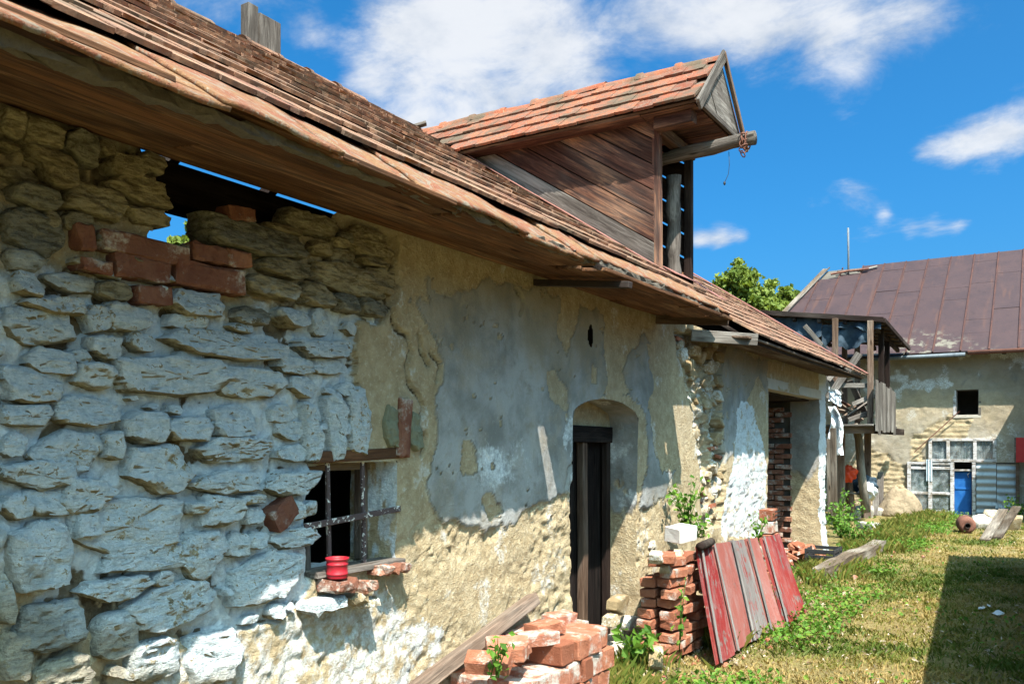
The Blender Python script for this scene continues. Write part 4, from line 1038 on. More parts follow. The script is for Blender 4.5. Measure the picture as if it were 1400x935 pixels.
# ---- dormer with hoist beam
dorm = part_empty('dormer', (-2.8, 7.0, 3.1), farm)
Y0, Y1, XF = 6.64, 7.37, -2.76
ZB = SLA.zx(XF); ZE = 4.38
U, Vd = Vector((-CA, 0, SA)), Vector((SA, 0, CA))
hv = (ZE - ZB)
tri = [(0, 0), ((ZE - ZB) / SA + .05, -.02), (hv * SA, hv * CA)]
nb = 6; bw_ = hv * CA / nb
for i in range(nb):
    pl = clip(clip(tri, 0, 1, -(i * bw_ + .004)), 0, -1, (i + 1) * bw_ - .004)
    if len(pl) >= 3: prism('cheek_board', (XF, Y0 - .024 + random.uniform(-.009, .009) + (.0 if i else -.012), ZB), U, Vd, pl, .024, M['silver'] if i == 0 else M['cheek'], dorm)
    pl = clip(clip(tri, 0, 1, -(i * bw_ + .007)), 0, -1, (i + 1) * bw_ - .007)
    if len(pl) >= 3: prism('cheek_board', (XF, Y1, ZB), U, Vd, pl, .024, M['darkwood'], dorm)
prism('cheek_backing', (XF - .02, Y0 + .02, ZB), U, Vd, tri, .012, M['darkwood'], dorm, 0)  # dark sheet added so that no sky light shows between the boards
bar('corner_post', (XF + .02, Y0 + .005, ZB - .04), (XF + .012, Y0 + .005, ZE + .02), .055, .07, M['cheek'], dorm, up=(1, 0, 0))
bar('corner_post', (XF + .02, Y1 - .005, ZB - .05), (XF + .02, Y1 - .005, ZE), .06, .07, M['darkwood'], dorm, up=(1, 0, 0))
lp = [(XF - .02, 7.10 + .012 * math.sin(i * 1.7), ZB - .05 + i * .105) for i in range(10)]
log('log_post', lp, [.062 + .008 * math.sin(i * 2.3) for i in range(10)], M['silver'], dorm, 12)
bar('inner_plank', (XF - .5, Y1 - .03, ZB + .1), (XF - .02, Y1 - .03, ZB + .06), .03, .06, M['soffit'], dorm)
bar('loft_boarding', (XF - .02, Y0 + .03, ZB + .01), (XF - .02, Y1 - .03, ZB + .0), .1, .03, M['oldbrown'], dorm)
# roof of the dormer
XG = -2.336; YA, ZA = 7.02, 4.855; YL, ZL = 6.45, 4.34; YR = 7.63
Ls = math.hypot(YA - YL, ZA - ZL); us = Vector((0, (YA - YL) / Ls, (ZA - ZL) / Ls))
nl = Vector((1, 0, 0)).cross(us)
def xroof(z): return SLA.x0 - (z - SLA.z0) / .645
prism('dormer_deck', (XG, YL, ZL - .01), (1, 0, 0), us, [(0, 0), (xroof(ZL) - XG, 0), (xroof(ZA) - XG, Ls), (0, Ls)][::-1], .02, M['oldbrown'], dorm, 0)
Lr = math.hypot(YR - YA, ZA - ZL); ur = Vector((0, (YA - YR) / Lr, (ZA - ZL) / Lr))
prism('dormer_deck', (XG, YR, ZL), (-1, 0, 0), ur, [(0, 0), (XG - xroof(ZL), 0), (XG - xroof(ZA), Lr), (0, Lr)], .03, M['tiledormer'], dorm, 0)
TD_ = [tile_variant(40 + i, .170, .30, .022, .25, .006) for i in range(5)]
for me in TD_: me.materials.append(M['tiledormer'])
ex = .20; r_ = 0
while r_ * ex < Ls - .02:
    d = r_ * ex - .03; z = ZL + us.z * d
    x = XG - .085 - (r_ % 2) * .085; xe = xroof(z + .06) - .05
    while x > xe:
        m = Matrix.Identity(4); P = Vector((x, YL, ZL)) + us * (d + random.uniform(-.006, .006)) + nl * (.034 + random.uniform(-.004, .006))
        for i, c in enumerate(((1, 0, 0), us, nl)):
            for k in range(3): m[k][i] = c[k]
        ln = 1.0 if d + .30 < Ls + .03 else (Ls + .03 - d) / .30
        obj('roof_tile', random.choice(TD_), dorm, Matrix.Translation(P) @ m @ Matrix.Rotation(random.uniform(-.02, .02), 4, 'Z') @ Matrix.Rotation(-math.asin(.028 / .3), 4, 'X') @ Matrix.Diagonal((1, ln, 1, 1)))
        x -= .173
    r_ += 1
RTD = halfround_me('ridge_tile', .42, .078, .06, M['tiledormer'])
x = XG + .0
while x > xroof(ZA) - .1:
    obj('ridge_tile', RTD, dorm, Matrix.Translation((x - .38, YA, ZA - .005 + random.uniform(-.008, .008))) @ Matrix.Rotation(random.uniform(-.04, .02), 4, 'Y') @ Matrix.Rotation(random.uniform(-.04, .04), 4, 'Z')); x -= .36
# gable triangle, barge boards, soffit
gtri = [(0, 0), (YR - YL, 0), (YA - YL, ZA - ZL)]
gv = Vector((YA - YL, ZA - ZL)); gn = Vector((-(ZA - ZL), YR - YA))
dirv = Vector((YR - YA, -(ZA - ZL))).normalized(); nv = Vector((dirv.y, -dirv.x))
for i in range(5):
    lo, hi = i * .145, (i + 1) * .145 - .005
    pl = gtri
    base = nv.dot(Vector((YR - YL, 0)))
    sgn = 1 if nv.dot(Vector((0, 0))) > base else -1
    pl = clip(pl, sgn * nv.x, sgn * nv.y, -sgn * base - lo); pl = clip(pl, -sgn * nv.x, -sgn * nv.y, sgn * base + hi) if pl else pl
    if len(pl) >= 3: prism('gable_board', (XG - .01 + random.uniform(-.004, .004), YL, ZL), (0, 1, 0), (0, 0, 1), pl, .02, M['silver'], dorm)
bar('barge_board', (XG + .035, YL - .04, ZL - .05), (XG + .035, YA + .012, ZA + .06), .09, .025, M['silver'], dorm, up=(1, 0, 0))
bar('barge_board', (XG + .035, YR + .04, ZL - .05), (XG + .035, YA - .012, ZA + .07), .05, .03, M['oldbrown'], dorm, up=(1, 0, 0))
bar('barge_board', (XG + .01, YL, ZL + .005), (XG + .01, YR + .02, ZL + .01), .05, .03, M['silver'], dorm, up=(1, 0, 0))
for i in range(5):
    a, b = YL + .02 + i * (YR - YL - .02) / 5, YL + .02 + (i + 1) * (YR - YL - .02) / 5
    bar('soffit_board', (XG - .02, (a + b) / 2, ZL - .012), (XF - .06, (a + b) / 2, ZL - .008), b - a - .006, .018, M['cheek'], dorm)
bar('soffit_board', (XF - .06, (YL + Y0) / 2, ZL - .010), (xroof(ZL) + .1, (YL + Y0) / 2, ZL - .008), Y0 - YL, .018, M['cheek'], dorm)
bar('eave_beam', (XG - .06, YL + .12, ZL - .075), (XF + .03, YL + .14, ZL - .07), .11, .10, M['cheek'], dorm)
bar('eave_beam', (XF + .03, Y0 - .02, ZE - .14), (XF + .03, Y1 + .02, ZE - .14), .09, .09, M['oldbrown'], dorm)
hb = [(-4.0 + i * .2, 7.02 + .008 * math.sin(i), 4.06 + .012 * i + .006 * math.sin(i * 2.1)) for i in range(10)] + [(-2.04, 7.02, 4.165)]
log('hoist_beam', hb, [.058 + .006 * math.sin(i * 1.9) for i in range(11)], M['silver'], dorm, 12)
def ring_me(name, a, b, r, mat):
    pts = [(a * math.cos(t), b * math.sin(t), 0) for t in np.linspace(0, 2 * math.pi, 13)]
    return tube_me(name, pts, r, mat, 6, False)
cl_ = ring_me('chain_link', .03, .02, .005, M['rust'])
for i in range(7):
    obj('chain_link', cl_, dorm, Matrix.Translation((-2.12 + .01 * math.sin(i * 2), 7.02 - .065 + .012 * math.cos(i), 4.20 - i * .028)) @ Euler((R(90) if i % 2 else R(20), R(40 * i), R(30))).to_matrix().to_4x4())
big = ring_me('chain_link', .07, .07, .006, M['rust'])
for dx in (0, .03): obj('chain_link', big, dorm, Matrix.Translation((-2.13 + dx, 7.02, 4.155)) @ Matrix.Rotation(R(90), 4, 'Y'))
obj('hanging_cord', tube_me('hanging_cord', [(-2.26, 7.02, 4.09), (-2.255, 7.02, 3.98), (-2.26, 7.01, 3.90), (-2.28, 7.0, 3.85), (-2.29, 7.0, 3.83)], .0025, M['black'], 5), dorm)
obj('cord_knot', tube_me('cord_knot', [(-2.29, 7.0, 3.84), (-2.29, 7.0, 3.825), (-2.29, 7.0, 3.81)], [.006, .012, .005], M['black'], 6), dorm)

# ================================================================== FAR HOUSE
FY = 21.9
house = thing('far_house', (-2, FY, 0), 'plastered house with rusty sheet metal roof closing the end of the yard', 'house')
def fp(px, py): p = onY(px, py, FY); return (p.x, p.z)
FO = {}
for k, (a, b, c, d) in {'window': (1305, 533, 1338, 568), 'transom': (1272, 601, 1360, 630), 'doors': (1243, 631, 1393, 712)}.items():
    x0, z1 = fp(a, b); x1, z0 = fp(c, d); FO[k] = (x0, x1, max(z0, -.05), z1)
fx = np.concatenate([np.arange(-6.6, -4, .12), np.arange(-4, 0.2, .035), np.arange(0.2, 5.1, .3)]); fz = np.arange(-.1, 3.76, .035)
for k in FO:
    for v in FO[k][:2]: fx[np.argmin(abs(fx - v))] = v
    for v in FO[k][2:]: fz[np.argmin(abs(fz - v))] = v
fz[np.argmin(abs(fz - FO['doors'][3]))] = FO['doors'][3]
FX, FZ = np.meshgrid(fx, fz, indexing='ij')
def fpoly(pts): return [fp(a, b) for a, b in pts]
wx = FX + (fbm(FX, FZ, 4, 4, 3) - .5) * .3; wz = FZ + (fbm(FX, FZ, 4, 4, 4) - .5) * .3
st1 = inpoly(wx, wz, fpoly([(1150, 640), (1185, 612), (1215, 622), (1243, 640), (1243, 720), (1140, 720)])) | inpoly(wx, wz, fpoly([(1243, 600), (1300, 570), (1335, 566), (1325, 600), (1270, 602), (1262, 630), (1243, 640)]))
top = sstep(FZ + (fbm(FX, FZ, 3, 4, 9) - .5) * .7, 2.65, 2.85)
crs = np.abs(((FZ * 9 + (fbm(FX, FZ, 2.5, 3, 8) - .5) * 1.4) % 1) - .5) * 2
dd = (fbm(FX, FZ, 2, 3, 1) - .5) * .05 + (fbm(FX, FZ, 12, 4, 2) - .5) * .025 + np.where(st1, -.03 + .022 * sstep(1 - crs, .15, .6) + .07 * (fbm(FX, FZ, 7, 4, 5) - .5), 0)
mkf = np.stack([np.clip(top * .40 + .52 * (1 - st1), 0, 1), np.where(st1, .05, .10 + .34 * sstep(fbm(FX, FZ, 3, 4, 12), .44, .66) + .14 * top), np.where(st1, .55 * sstep(crs + .8 * (fbm(FX, FZ, 6, 3, 51) - .5), .72, .95), 0)], -1)
XC = (FX[:-1, :-1] + FX[1:, 1:]) / 2; ZC2 = (FZ[:-1, :-1] + FZ[1:, 1:]) / 2
cut = np.zeros(XC.shape, bool)
for (a, b, c, d) in FO.values(): cut |= (XC > a) & (XC < b) & (ZC2 > c) & (ZC2 < d)
ni, nj = FX.shape; idx = np.arange(ni * nj).reshape(ni, nj)
Q = np.stack([idx[:-1, :-1], idx[1:, :-1], idx[1:, 1:], idx[:-1, 1:]], -1).reshape(-1, 4)
hwall = obj('wall', npmesh('facade', np.stack([FX, FY - dd, FZ], -1).reshape(-1, 3), Q[~cut.ravel()], M['wall'], True, {'mk': mkf.reshape(-1, 3)}), house)
slab('side_wing', .12, 4.6, 20.3, FY - .06, 0, 4.0, M['concrete'], house)
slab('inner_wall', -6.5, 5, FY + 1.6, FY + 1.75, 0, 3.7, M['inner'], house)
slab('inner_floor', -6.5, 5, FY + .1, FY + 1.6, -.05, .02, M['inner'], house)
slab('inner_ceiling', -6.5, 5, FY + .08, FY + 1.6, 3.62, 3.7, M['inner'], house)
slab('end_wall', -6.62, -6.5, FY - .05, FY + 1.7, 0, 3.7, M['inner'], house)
def fbox(name, x0, x1, z0, z1, y, t, mat, parent):
    return obj(name, box_me(name, x1 - x0, t, z1 - z0, mat, .004), parent, Matrix.Translation(((x0 + x1) / 2, y, (z0 + z1) / 2)))
# upper window
a, b, c, d = FO['window']; uw = part_empty('window', ((a + b) / 2, FY, c), house)
for (x0, x1, z0, z1, mt) in ((a - .03, a + .035, c, d, 'whiteframe'), (b - .01, b + .05, c, d, 'inner'), (a - .03, b + .05, d - .015, d + .05, 'inner'), (a - .03, b + .05, c - .05, c + .02, 'concrete')): fbox('reveal', x0, x1, z0, z1, FY + .17, .34, M[mt], uw)
# transom window with curtains
a, b, c, d = FO['transom']; tw = part_empty('transom_window', ((a + b) / 2, FY, c), house)
for i in range(4): x = a + (b - a) * (0, .285, .70, 1)[i]; fbox('frame', x - .035, x + .035, c - .02, d + .02, FY - .02, .08, M['whiteframe'], tw)
for z in (c, d): fbox('frame', a - .034, b + .034, z - .03, z + .03, FY - .025, .07, M['whiteframe'], tw)
for i in range(3): fbox('pane', a + (b - a) * (0, .285, .70)[i] + .04, a + (b - a) * (.285, .70, 1)[i] - .04, c + .03, d - .03, FY - .005, .004, M['glass'], tw)
for (t0, t1) in ((.03, .27), (.42, .69), (.72, .98)):
    x0, x1 = a + (b - a) * t0, a + (b - a) * t1
    sheet('curtain', lambda U_, V_: (x0 + (x1 - x0) * U_, FY + .06 + .018 * np.sin(U_ * 38) + .008 * np.sin(U_ * 17 + 2 * V_), c + (d - c) * V_), 60, 4, M['curtain'], tw)
# the row of doors below
a, b, c, d = FO['doors']
def dx(px): return onY(px, 660, FY).x
gd = part_empty('glazed_door', (dx(1270), FY, 0), house)
xs_ = [dx(1243), dx(1272), dx(1302)]
for i, x in enumerate(xs_): fbox('frame', x - .04, x + .04, .02, d, FY - .02, .07, M['whiteframe'], gd)
for z in (.06, .55, 1.12, d - .04) if False else (.08, .50, 1.08, d - .035):
    fbox('frame', xs_[0] + .041, xs_[1] - .041, z - .03, z + .03, FY - .02, .05, M['whiteframe'], gd); fbox('frame', xs_[1] + .041, xs_[2] - .041, z - .03, z + .03, FY - .02, .05, M['whiteframe'], gd)
for i in range(2):
    for (z0, z1) in ((.11, .47), (.53, 1.05), (1.11, d - .07)):
        fbox('pane', xs_[i] + .042, xs_[i + 1] - .042, z0, z1, FY - .01, .004, M['glass'], gd)
sheet('curtain', lambda U_, V_: (dx(1267) + .12 * U_, FY - .065 + .015 * np.sin(U_ * 14), .78 + .5 * V_), 16, 6, M['curtain'], gd)
sheet('curtain', lambda U_, V_: (xs_[0] + .06 + .42 * U_, FY + .07 + .02 * np.sin(U_ * 25), .1 + 1.4 * V_), 40, 6, M['curtain'], gd)
bd = part_empty('blue_door', (dx(1316), FY, 0), house)
fbox('door_leaf', dx(1304), dx(1328), .03, d - .22, FY + .10, .05, M['bluedoor'], bd)
fbox('rail', dx(1304) + .02, dx(1328) - .02, .60, .64, FY + .068, .015, M['bluedoor'], bd)
obj('handle', tube_me('handle', [(dx(1324), FY + .07, .88), (dx(1324) - .02, FY + .02, .94), (dx(1324) + .03, FY + .03, 1.0)], .008, M['zinc'], 6), bd)
fbox('frame', dx(1329), dx(1334), .02, d, FY - .01, .09, M['whiteframe'], bd)
fbox('frame', dx(1302) + .045, dx(1329) - .003, d - .2, d - .16, FY + .03, .07, M['whiteframe'], bd)
fbox('threshold', dx(1243), dx(1393), -.03, .035, FY - .05, .18, M['oldbrown'], house)
sd_ = part_empty('sheet_metal_door', (dx(1350), FY, 0), house)
def corr(name, x0, x1, z0, z1, crush, parent):
    def f(U_, V_):
        cr = crush * sstep(.5 - V_, 0, .4)
        return (x0 + (x1 - x0) * U_ + cr * .12 * (fbm(U_ * 3, V_ * 3, 2, 3, 2) - .5), FY - .03 - .018 * np.sin(V_ * 44) - cr * (.16 * fbm(U_ * 4, V_ * 6, 1.5, 3, 3)), z0 + (z1 - z0) * V_ + cr * .2 * (fbm(U_ * 2, V_, 2, 2, 4) - .5))
    return sheet(name, f, 24, 90, M['zinc'], parent)
corr('metal_sheet', dx(1335), dx(1362), .05, d, 0, sd_); corr('metal_sheet', dx(1363), dx(1391), .03, d - .03, 1, sd_)
fbox('post', dx(1389), dx(1394), 0, d + .02, FY - .08, .09, M['oldbrown'], sd_)
slab('panel_back', dx(1335), dx(1394), FY + .03, FY + .05, 0, d, M['inner'], sd_)
p0, p1 = onY(1389, 598, FY - .25), onY(1415, 632, FY - .25)
sg = fbox('hanging_sign', p0.x, p1.x, p1.z, p0.z, FY - .25, .03, M['redsign'], None); fr = fbox('rim', p0.x - .03, p0.x - .001, p1.z, p0.z, FY - .25, .045, M['silver'], sg)
tag(sg, 'red painted board hanging at the right end of the far facade', 'sign')
# roof of rusty sheets
hroof = part_empty('roof', (-1, 23.5, 5), house)
o0 = Vector((-6.69, 21.5, 3.70)); uR = Vector((1, 0, 0)); vR = Vector((0, 4.5, 3.0)).normalized(); Lf = math.hypot(4.5, 3.0); nR = uR.cross(vR)
prism('roof_deck', o0 - nR * .06, uR, vR, [(0.02, .02), (11.6, .02), (11.6, Lf - .02), (1.24, Lf - .02)], .03, M['inner'], hroof, 0)
cw, rh = .56, Lf / 8
for i in range(20):
    for j in range(8):
        off = .18 * (i % 2)
        pl = [(i * cw + .006, j * rh + .0 + off * (j > 0)), ((i + 1) * cw - .006, j * rh + off * (j > 0)), ((i + 1) * cw - .006, (j + 1) * rh + off * (j < 7) + .02), (i * cw + .006, (j + 1) * rh + off * (j < 7) + .02)]
        pl = clip(pl, Lf, -1.23, 0)
        if len(pl) >= 3 and not (i in (2, 3) and j == 7):
            prism('roof_sheet', o0 + nR * (random.uniform(-.004, .006) - .006 * j * 0 + .003 * (j % 2)), uR, vR, pl, .008, M['rustroof'], hroof, 0)
    for xx in (i * cw,):
        q0 = max(0, 0); lim = min(Lf, xx * Lf / 1.23)
        if lim > .3 and xx > 0:
            bar('seam', o0 + uR * xx + nR * .022, o0 + uR * xx + vR * lim + nR * .022, .035, .035, M['seam'], hroof, up=nR, seg=1)
bar('verge_board', o0 + nR * .03 - uR * .03, o0 + vR * Lf + uR * 1.20 + nR * .03, .14, .05, M['rot'], hroof, up=nR)
bar('verge_board', o0 + nR * .09 + uR * .09, o0 + vR * Lf + uR * 1.32 + nR * .08, .03, .03, M['silver'], hroof, up=nR)
for (du, dv, dw, ang) in ((1.7, 4.9, .5, .3), (1.9, 5.0, .6, -.2), (2.2, 4.95, .5, .1), (2.4, 5.05, .5, .5)):
    p = o0 + uR * du + vR * dv + nR * (.06 + .05 * random.random())
    bar('broken_batten', p - uR * dw * .5 - vR * ang * .2, p + uR * dw * .5 + vR * ang * .2, .07, .04, random.choice((M['silver'], M['rust'])), hroof, up=nR)
pb = onY(1160, 374, 25.7)
obj('antenna_pole', tube_me('antenna_pole', [(pb.x, pb.y, pb.z - .4), (pb.x, pb.y, pb.z + .6), (pb.x - .01, pb.y, pb.z + 1.3)], .028, M['guttermetal'], 8), hroof)
obj('gutter', tube_me('gutter', [(-3.6, 21.45, 3.62), (-1.55, 21.45, 3.63)], .045, M['guttermetal'], 10), hroof)
obj('gutter', tube_me('gutter', [(-1.5, 21.44, 3.66), (4.5, 21.44, 3.67)], .05, M['rust'], 10), hroof)
bar('eave_board', (-6.6, 21.53, 3.665), (5, 21.53, 3.665), .12, .03, M['darkwood'], hroof)
for i in range(12): bar('rafter_end', (-6.2 + i * .9, 21.45, 3.63), (-6.2 + i * .9, 21.88, 3.75), .08, .08, M['darkwood'], hroof)
bar('prop', onY(1250, 618, FY - .1), onY(1312, 562, FY - .1), .02, .02, M['rust'], house, up=(0, 1, 0), seg=1)

# ================================================================== PORCH
porch = thing('wooden_porch', (-3.5, 18.8, 0), 'rickety wooden balcony with sagging roof and torn tarp beside the far house', 'balcony')
zf = 2.03
rf = part_empty('roof', (-4, 19.5, 4.1), porch)
oR = Vector((-2.72, 17.9, 4.07)); uu = Vector((-1, 0, .14)).normalized(); vv = Vector((0, 1, -.06)).normalized()
for i in range(6):
    prism('roof_sheet', oR + Vector((0, 0, .012 * (i % 2))) + uu * (.72 * i), uu, vv, [(0, 0), (.75, 0), (.75, 3.6), (0, 3.6)][::-1], .012, M['blackiron'] if i < 1 else M['tarp'], rf, 0)
bar('fascia', oR + Vector((.02, -.03, -.02)), oR + uu * 4.2 + Vector((0, -.03, -.02)), .05, .10, M['darkwood'], rf, up=(0, 0, 1))
bar('fascia', oR + Vector((.03, 0, -.03)), oR + vv * 3.6 + Vector((.03, 0, -.03)), .05, .09, M['darkwood'], rf, up=(0, 0, 1))
for i in range(8): bar('rafter', oR + uu * (.2 + i * .5) + Vector((0, -.02, -.10)), oR + uu * (.2 + i * .5) + vv * 3.5 + Vector((0, 0, -.10)), .07, .09, M['darkwood'], rf)
for j in range(7): bar('batten', oR + vv * (.3 + j * .5) + Vector((.0, 0, -.03)), oR + vv * (.3 + j * .5) + uu * 4.2 + Vector((0, 0, -.03)), .06, .03, M['oldbrown'], rf)
def drape(px0, px1, ytop, ybot, seed, Y_=18.0):
    a, b = onY(px0, ytop, Y_), onY(px1, ytop, Y_); c = onY((px0 + px1) / 2, ybot, Y_)
    def f(U_, V_):
        sag = (.25 + .9 * fbm(U_ * 3, U_ * 0, 1.4, 3, seed))
        return (a.x + (b.x - a.x) * U_, Y_ + .07 * np.sin(U_ * 15 + seed + V_) * V_ + .05 * (fbm(U_ * 5, V_ * 3, 2, 3, seed) - .5), a.z + (b.z - a.z) * U_ - V_ * sag * (a.z - c.z))
    o = sheet('tarp', f, 50, 14, M['tarp'], porch)
drape(1050, 1124, 434, 470, 2); drape(1124, 1192, 444, 480, 5); drape(1140, 1205, 440, 452, 8, 17.95)
def post(px, Y_, z0, z1, wd, mat, dxp=0.0):
    x = onY(px, 600, Y_).x
    bar('post', (x, Y_, z0), (x + dxp, Y_, z1), wd, wd, mat, porch, up=(0, 1, 0), warp=.01)
for (px, Y_) in ((1142, 17.7), (1190, 17.65), (1205, 18.9), (1213, 19.9), (1172, 19.4), (1155, 19.6)):
    post(px, Y_, zf - .1, 4.02 + (.1 if px < 1180 else 0), .10, M['oldbrown'] if px < 1195 else M['darkwood'])
for i in range(7): bar('floor_board', (-4.9, 17.55 + i * .44, zf - .03), (-2.80, 17.55 + i * .44, zf - .03), .43, .035, M['silver'], porch, up=(0, 0, 1))
bar('floor_beam', (-4.9, 17.58, zf - .12), (-2.82, 17.58, zf - .12), .10, .14, M['oldbrown'], porch)
bar('floor_beam', (-2.86, 17.65, zf - .12), (-2.86, 21.6, zf - .12), .10, .14, M['darkwood'], porch)
for i in range(9):
    y = 17.52 + i * .275
    bar('railing_board', (-2.76, y, 1.86 + random.uniform(-.05, .05)), (-2.76, y + .01, 2.86 - .012 * i + random.uniform(-.03, .03)), .255, .02, M['silver'], porch, up=(1, 0, 0))
bar('rail', (-2.80, 17.5, 2.55), (-2.80, 20, 2.55), .05, .08, M['oldbrown'], porch)
for (x0, y0_, x1, y1_, Y_, wd) in ((1142, 527, 1194, 527, 17.55, .09), (1165, 553, 1195, 540, 17.6, .08), (1160, 574, 1194, 562, 17.65, .09), (1132, 545, 1175, 483, 17.4, .14), (1120, 500, 1150, 540, 17.4, .10),
                               (1132, 520, 1150, 498, 17.3, .10), (1100, 445, 1130, 480, 17.8, .09)):
    bar('loose_plank', onY(x0, y0_, Y_), onY(x1, y1_, Y_ + .15), wd, .03, M['silver'], porch, up=(0, 1, 0))
for (x0, y0_, x1, y1_) in ((1140, 560, 1170, 566), (1135, 540, 1160, 556), (1150, 572, 1168, 556), (1162, 520, 1185, 570), (1158, 570, 1190, 548), (1140, 548, 1178, 575)):
    bar('debris_plank', onY(x0, y0_, 17.9), onY(x1, y1_, 18.3), .12, .03, random.choice((M['silver'], M['oldbrown'], M['rust'])), porch, up=(0, .6, .8))
for (px, Y_, b0) in ((1150, 18.3, 0), (1186, 20.3, 0)):
    post(px, Y_, -.05, zf - .1, .13, M['oldbrown'])
log('log_prop', [onY(1184, 700, 19.3), onY(1178, 650, 19.2), onY(1174, 600, 19.0), onY(1168, 580, 18.9)], [.09, .085, .08, .07], M['rot'], porch, 10)
log('log_prop', [onY(1163, 700, 19.3), onY(1160, 660, 19.3), onY(1158, 640, 19.2)], [.10, .085, .08], M['oldbrown'], porch, 10)
def foil(U_, V_):
    a, b = onY(1132, 556, 17.2), onY(1158, 622, 17.2)
    return (a.x + (b.x - a.x) * (U_ * (.45 + .55 * V_) + .15 * np.sin(V_ * 5)), 17.2 + .25 * (fbm(U_ * 3, V_ * 4, 1.5, 4, 6) - .5) - .1 * np.sin(U_ * 9), a.z + (b.z - a.z) * V_)
fo = sheet('plastic_sheet', foil, 30, 40, M['foil'], None); tag(fo, 'crumpled pale plastic sheet hanging off the balcony edge by the pier', 'plastic sheet')
def foil2(U_, V_):
    a, b = onY(1133, 528, 17.3), onY(1150, 556, 17.3)
    return (a.x + (b.x - a.x) * U_, 17.3 + .2 * (fbm(U_ * 3, V_ * 4, 1.5, 4, 16) - .5), a.z + (b.z - a.z) * (.3 * U_ + .7 * V_))
fo2 = sheet('plastic_sheet', foil2, 20, 20, M['foil'], None); tag(fo2, 'white foil scrap lying over debris at the balcony front', 'plastic sheet')
# timber-propped shed front under the porch
for (px, y0_, y1_) in ((1136, 600, 700), (1141, 585, 705)):
    a, b = onY(px, y1_, 16.4), onY(px - 2, y0_, 16.4)
    o = bar('leaning_stake', a, b, .10, .08, M['rot'], None, up=(0, 1, 0)); tag(o, 'split grey stake standing behind the white pier corner' if px < 1140 else 'rotten stake beside the pier, right of the split one', 'stake')

# things stored under the porch
def heap_thing(name, label, cat, px, py, Y_, r, mat, seed, sq=(1, 1, 1)):
    c = onY(px, py, Y_); bm = bmesh.new(); bmesh.ops.create_icosphere(bm, subdivisions=4, radius=1)
    for v in bm.verts:
        n_ = fbm(np.array([v.co.x * 1.3 + seed]), np.array([v.co.y + v.co.z * 1.7 + seed]), 1.6, 4, seed)[0]
        v.co = Vector((v.co.x * sq[0], v.co.y * sq[1], v.co.z * sq[2])) * r * (.55 + .9 * n_)
    me = bpy.data.meshes.new(name); bm.to_mesh(me); bm.free(); me.materials.append(mat)
    for p in me.polygons: p.use_smooth = True
    return tag(obj(name, me, None, Matrix.Translation(c)), label, cat)
heap_thing('cloth_bundle', 'blue grey cloth bundle stored under the balcony', 'bundle', 1178, 662, 19.8, .28, M['tarp'], 3, (1.2, .8, .7))
heap_thing('cloth_bundle', 'pale crumpled bag beside the blue bundle under the balcony', 'bag', 1186, 672, 19.5, .2, M['foil'], 7)
heap_thing('red_canister', 'orange red canister standing on the shelf under the balcony', 'canister', 1160, 648, 19.0, .16, principled('orange_plastic', lambda t: ((0.60, 0.06, 0.02),), .45), 5, (1, .8, 1.1))
o = bar('shelf_board', onY(1143, 672, 19.2), onY(1186, 676, 19.6), .4, .04, M['silver'], None); tag(o, 'grey shelf board under the balcony carrying the bundles', 'shelf')
for (px, y0_, y1_, lb) in ((1196, 704, 655, 'left of two pale planks leaning upright under the balcony'), (1204, 702, 645, 'right and taller of two pale planks leaning under the balcony')):
    g = onZ(px, y0_, .02); t_ = onY(px + 3 if px < 1200 else px, y1_, g.y + .25)
    o = bar('pale_plank', g, t_, .13, .03, M['whiteframe'] if False else M['silver'], None, up=(0, 1, 0)); tag(o, lb, 'plank')

# ================================================================== OPPOSITE SHED (out of the picture; it shades the yard)
shed = thing('low_shed', (1.5, 8, 0), 'long low shed on the right of the yard whose shadow falls across the grass', 'shed')
b0, b1 = Vector((-.17, 13.25, 0)), Vector((.41, 4.4, 0)); out_ = Vector((b0.y - b1.y, -(b0.x - b1.x), 0)).normalized()
c0, c1 = b0 + out_ * 3.0, b1 + out_ * 3.0
zu = Vector((0, 0, 2.13)); zv = Vector((0, 0, 2.45))
obj('wall', mesh('shed_wall', [b0, b1, c1, c0, b0 + zu, b1 + zu, c1 + zv, c0 + zv], [(0, 1, 5, 4), (1, 2, 6, 5), (2, 3, 7, 6), (3, 0, 4, 7)], M['wall']), shed)
ux = (b0 - b1).normalized()
prism('roof', b1 + zu + Vector((0, 0, .002)), c1 + zv - b1 - zu, ux, [(0, 0), ((c1 + zv - b1 - zu).length, 0), ((c1 + zv - b1 - zu).length, (b0 - b1).length), (0, (b0 - b1).length)], .05, M['rust'], shed, 0)

# ================================================================== THINGS BY THE WALL
# red flower pot on the sill with the brick lumps under it
pc = onX(461, 790, W + .07)
pot = obj('plant_pot', lathe_me('plant_pot', [(.001, .004), (.040, .004), (.040, 0), (.044, 0), (.047, .006), (.046, .016), (.049, .018), (.049, .024), (.047, .026), (.0475, .060), (.050, .062), (.050, .068), (.0475, .070), (.050, .084), (.054, .088), (.054, .094), (.050, .095), (.047, .088), (.045, .02), (.001, .02)], M['redplastic'], 40), None, Matrix.Translation((pc.x, pc.y, pc.z)))
tag(pot, 'small red plastic flower pot on the barred window sill', 'pot')
def brick_lump(px, py, w_, h_, d_, X, seed, mat, label, cat='brick', name='broken_brick'):
    c = onX(px, py, X)
    me = stone_me(name, w_, h_, d_, seed, mat, 4, 26)
    o = obj(name, me, None, Matrix.Translation((X - d_ * .6, c.y, c.z)))
    return tag(o, label, cat)
bl = lambda px, py, w_, h_, x, sd, mt: obj('brick_piece', box_me('brick_piece', w_, .14, h_, M[mt], .012, seg=4, rough=.009, seed=sd), win, Matrix.Translation((x, onX(px, py, x).y, onX(px, py, x).z)) @ Matrix.Rotation(R(90), 4, 'Z'))
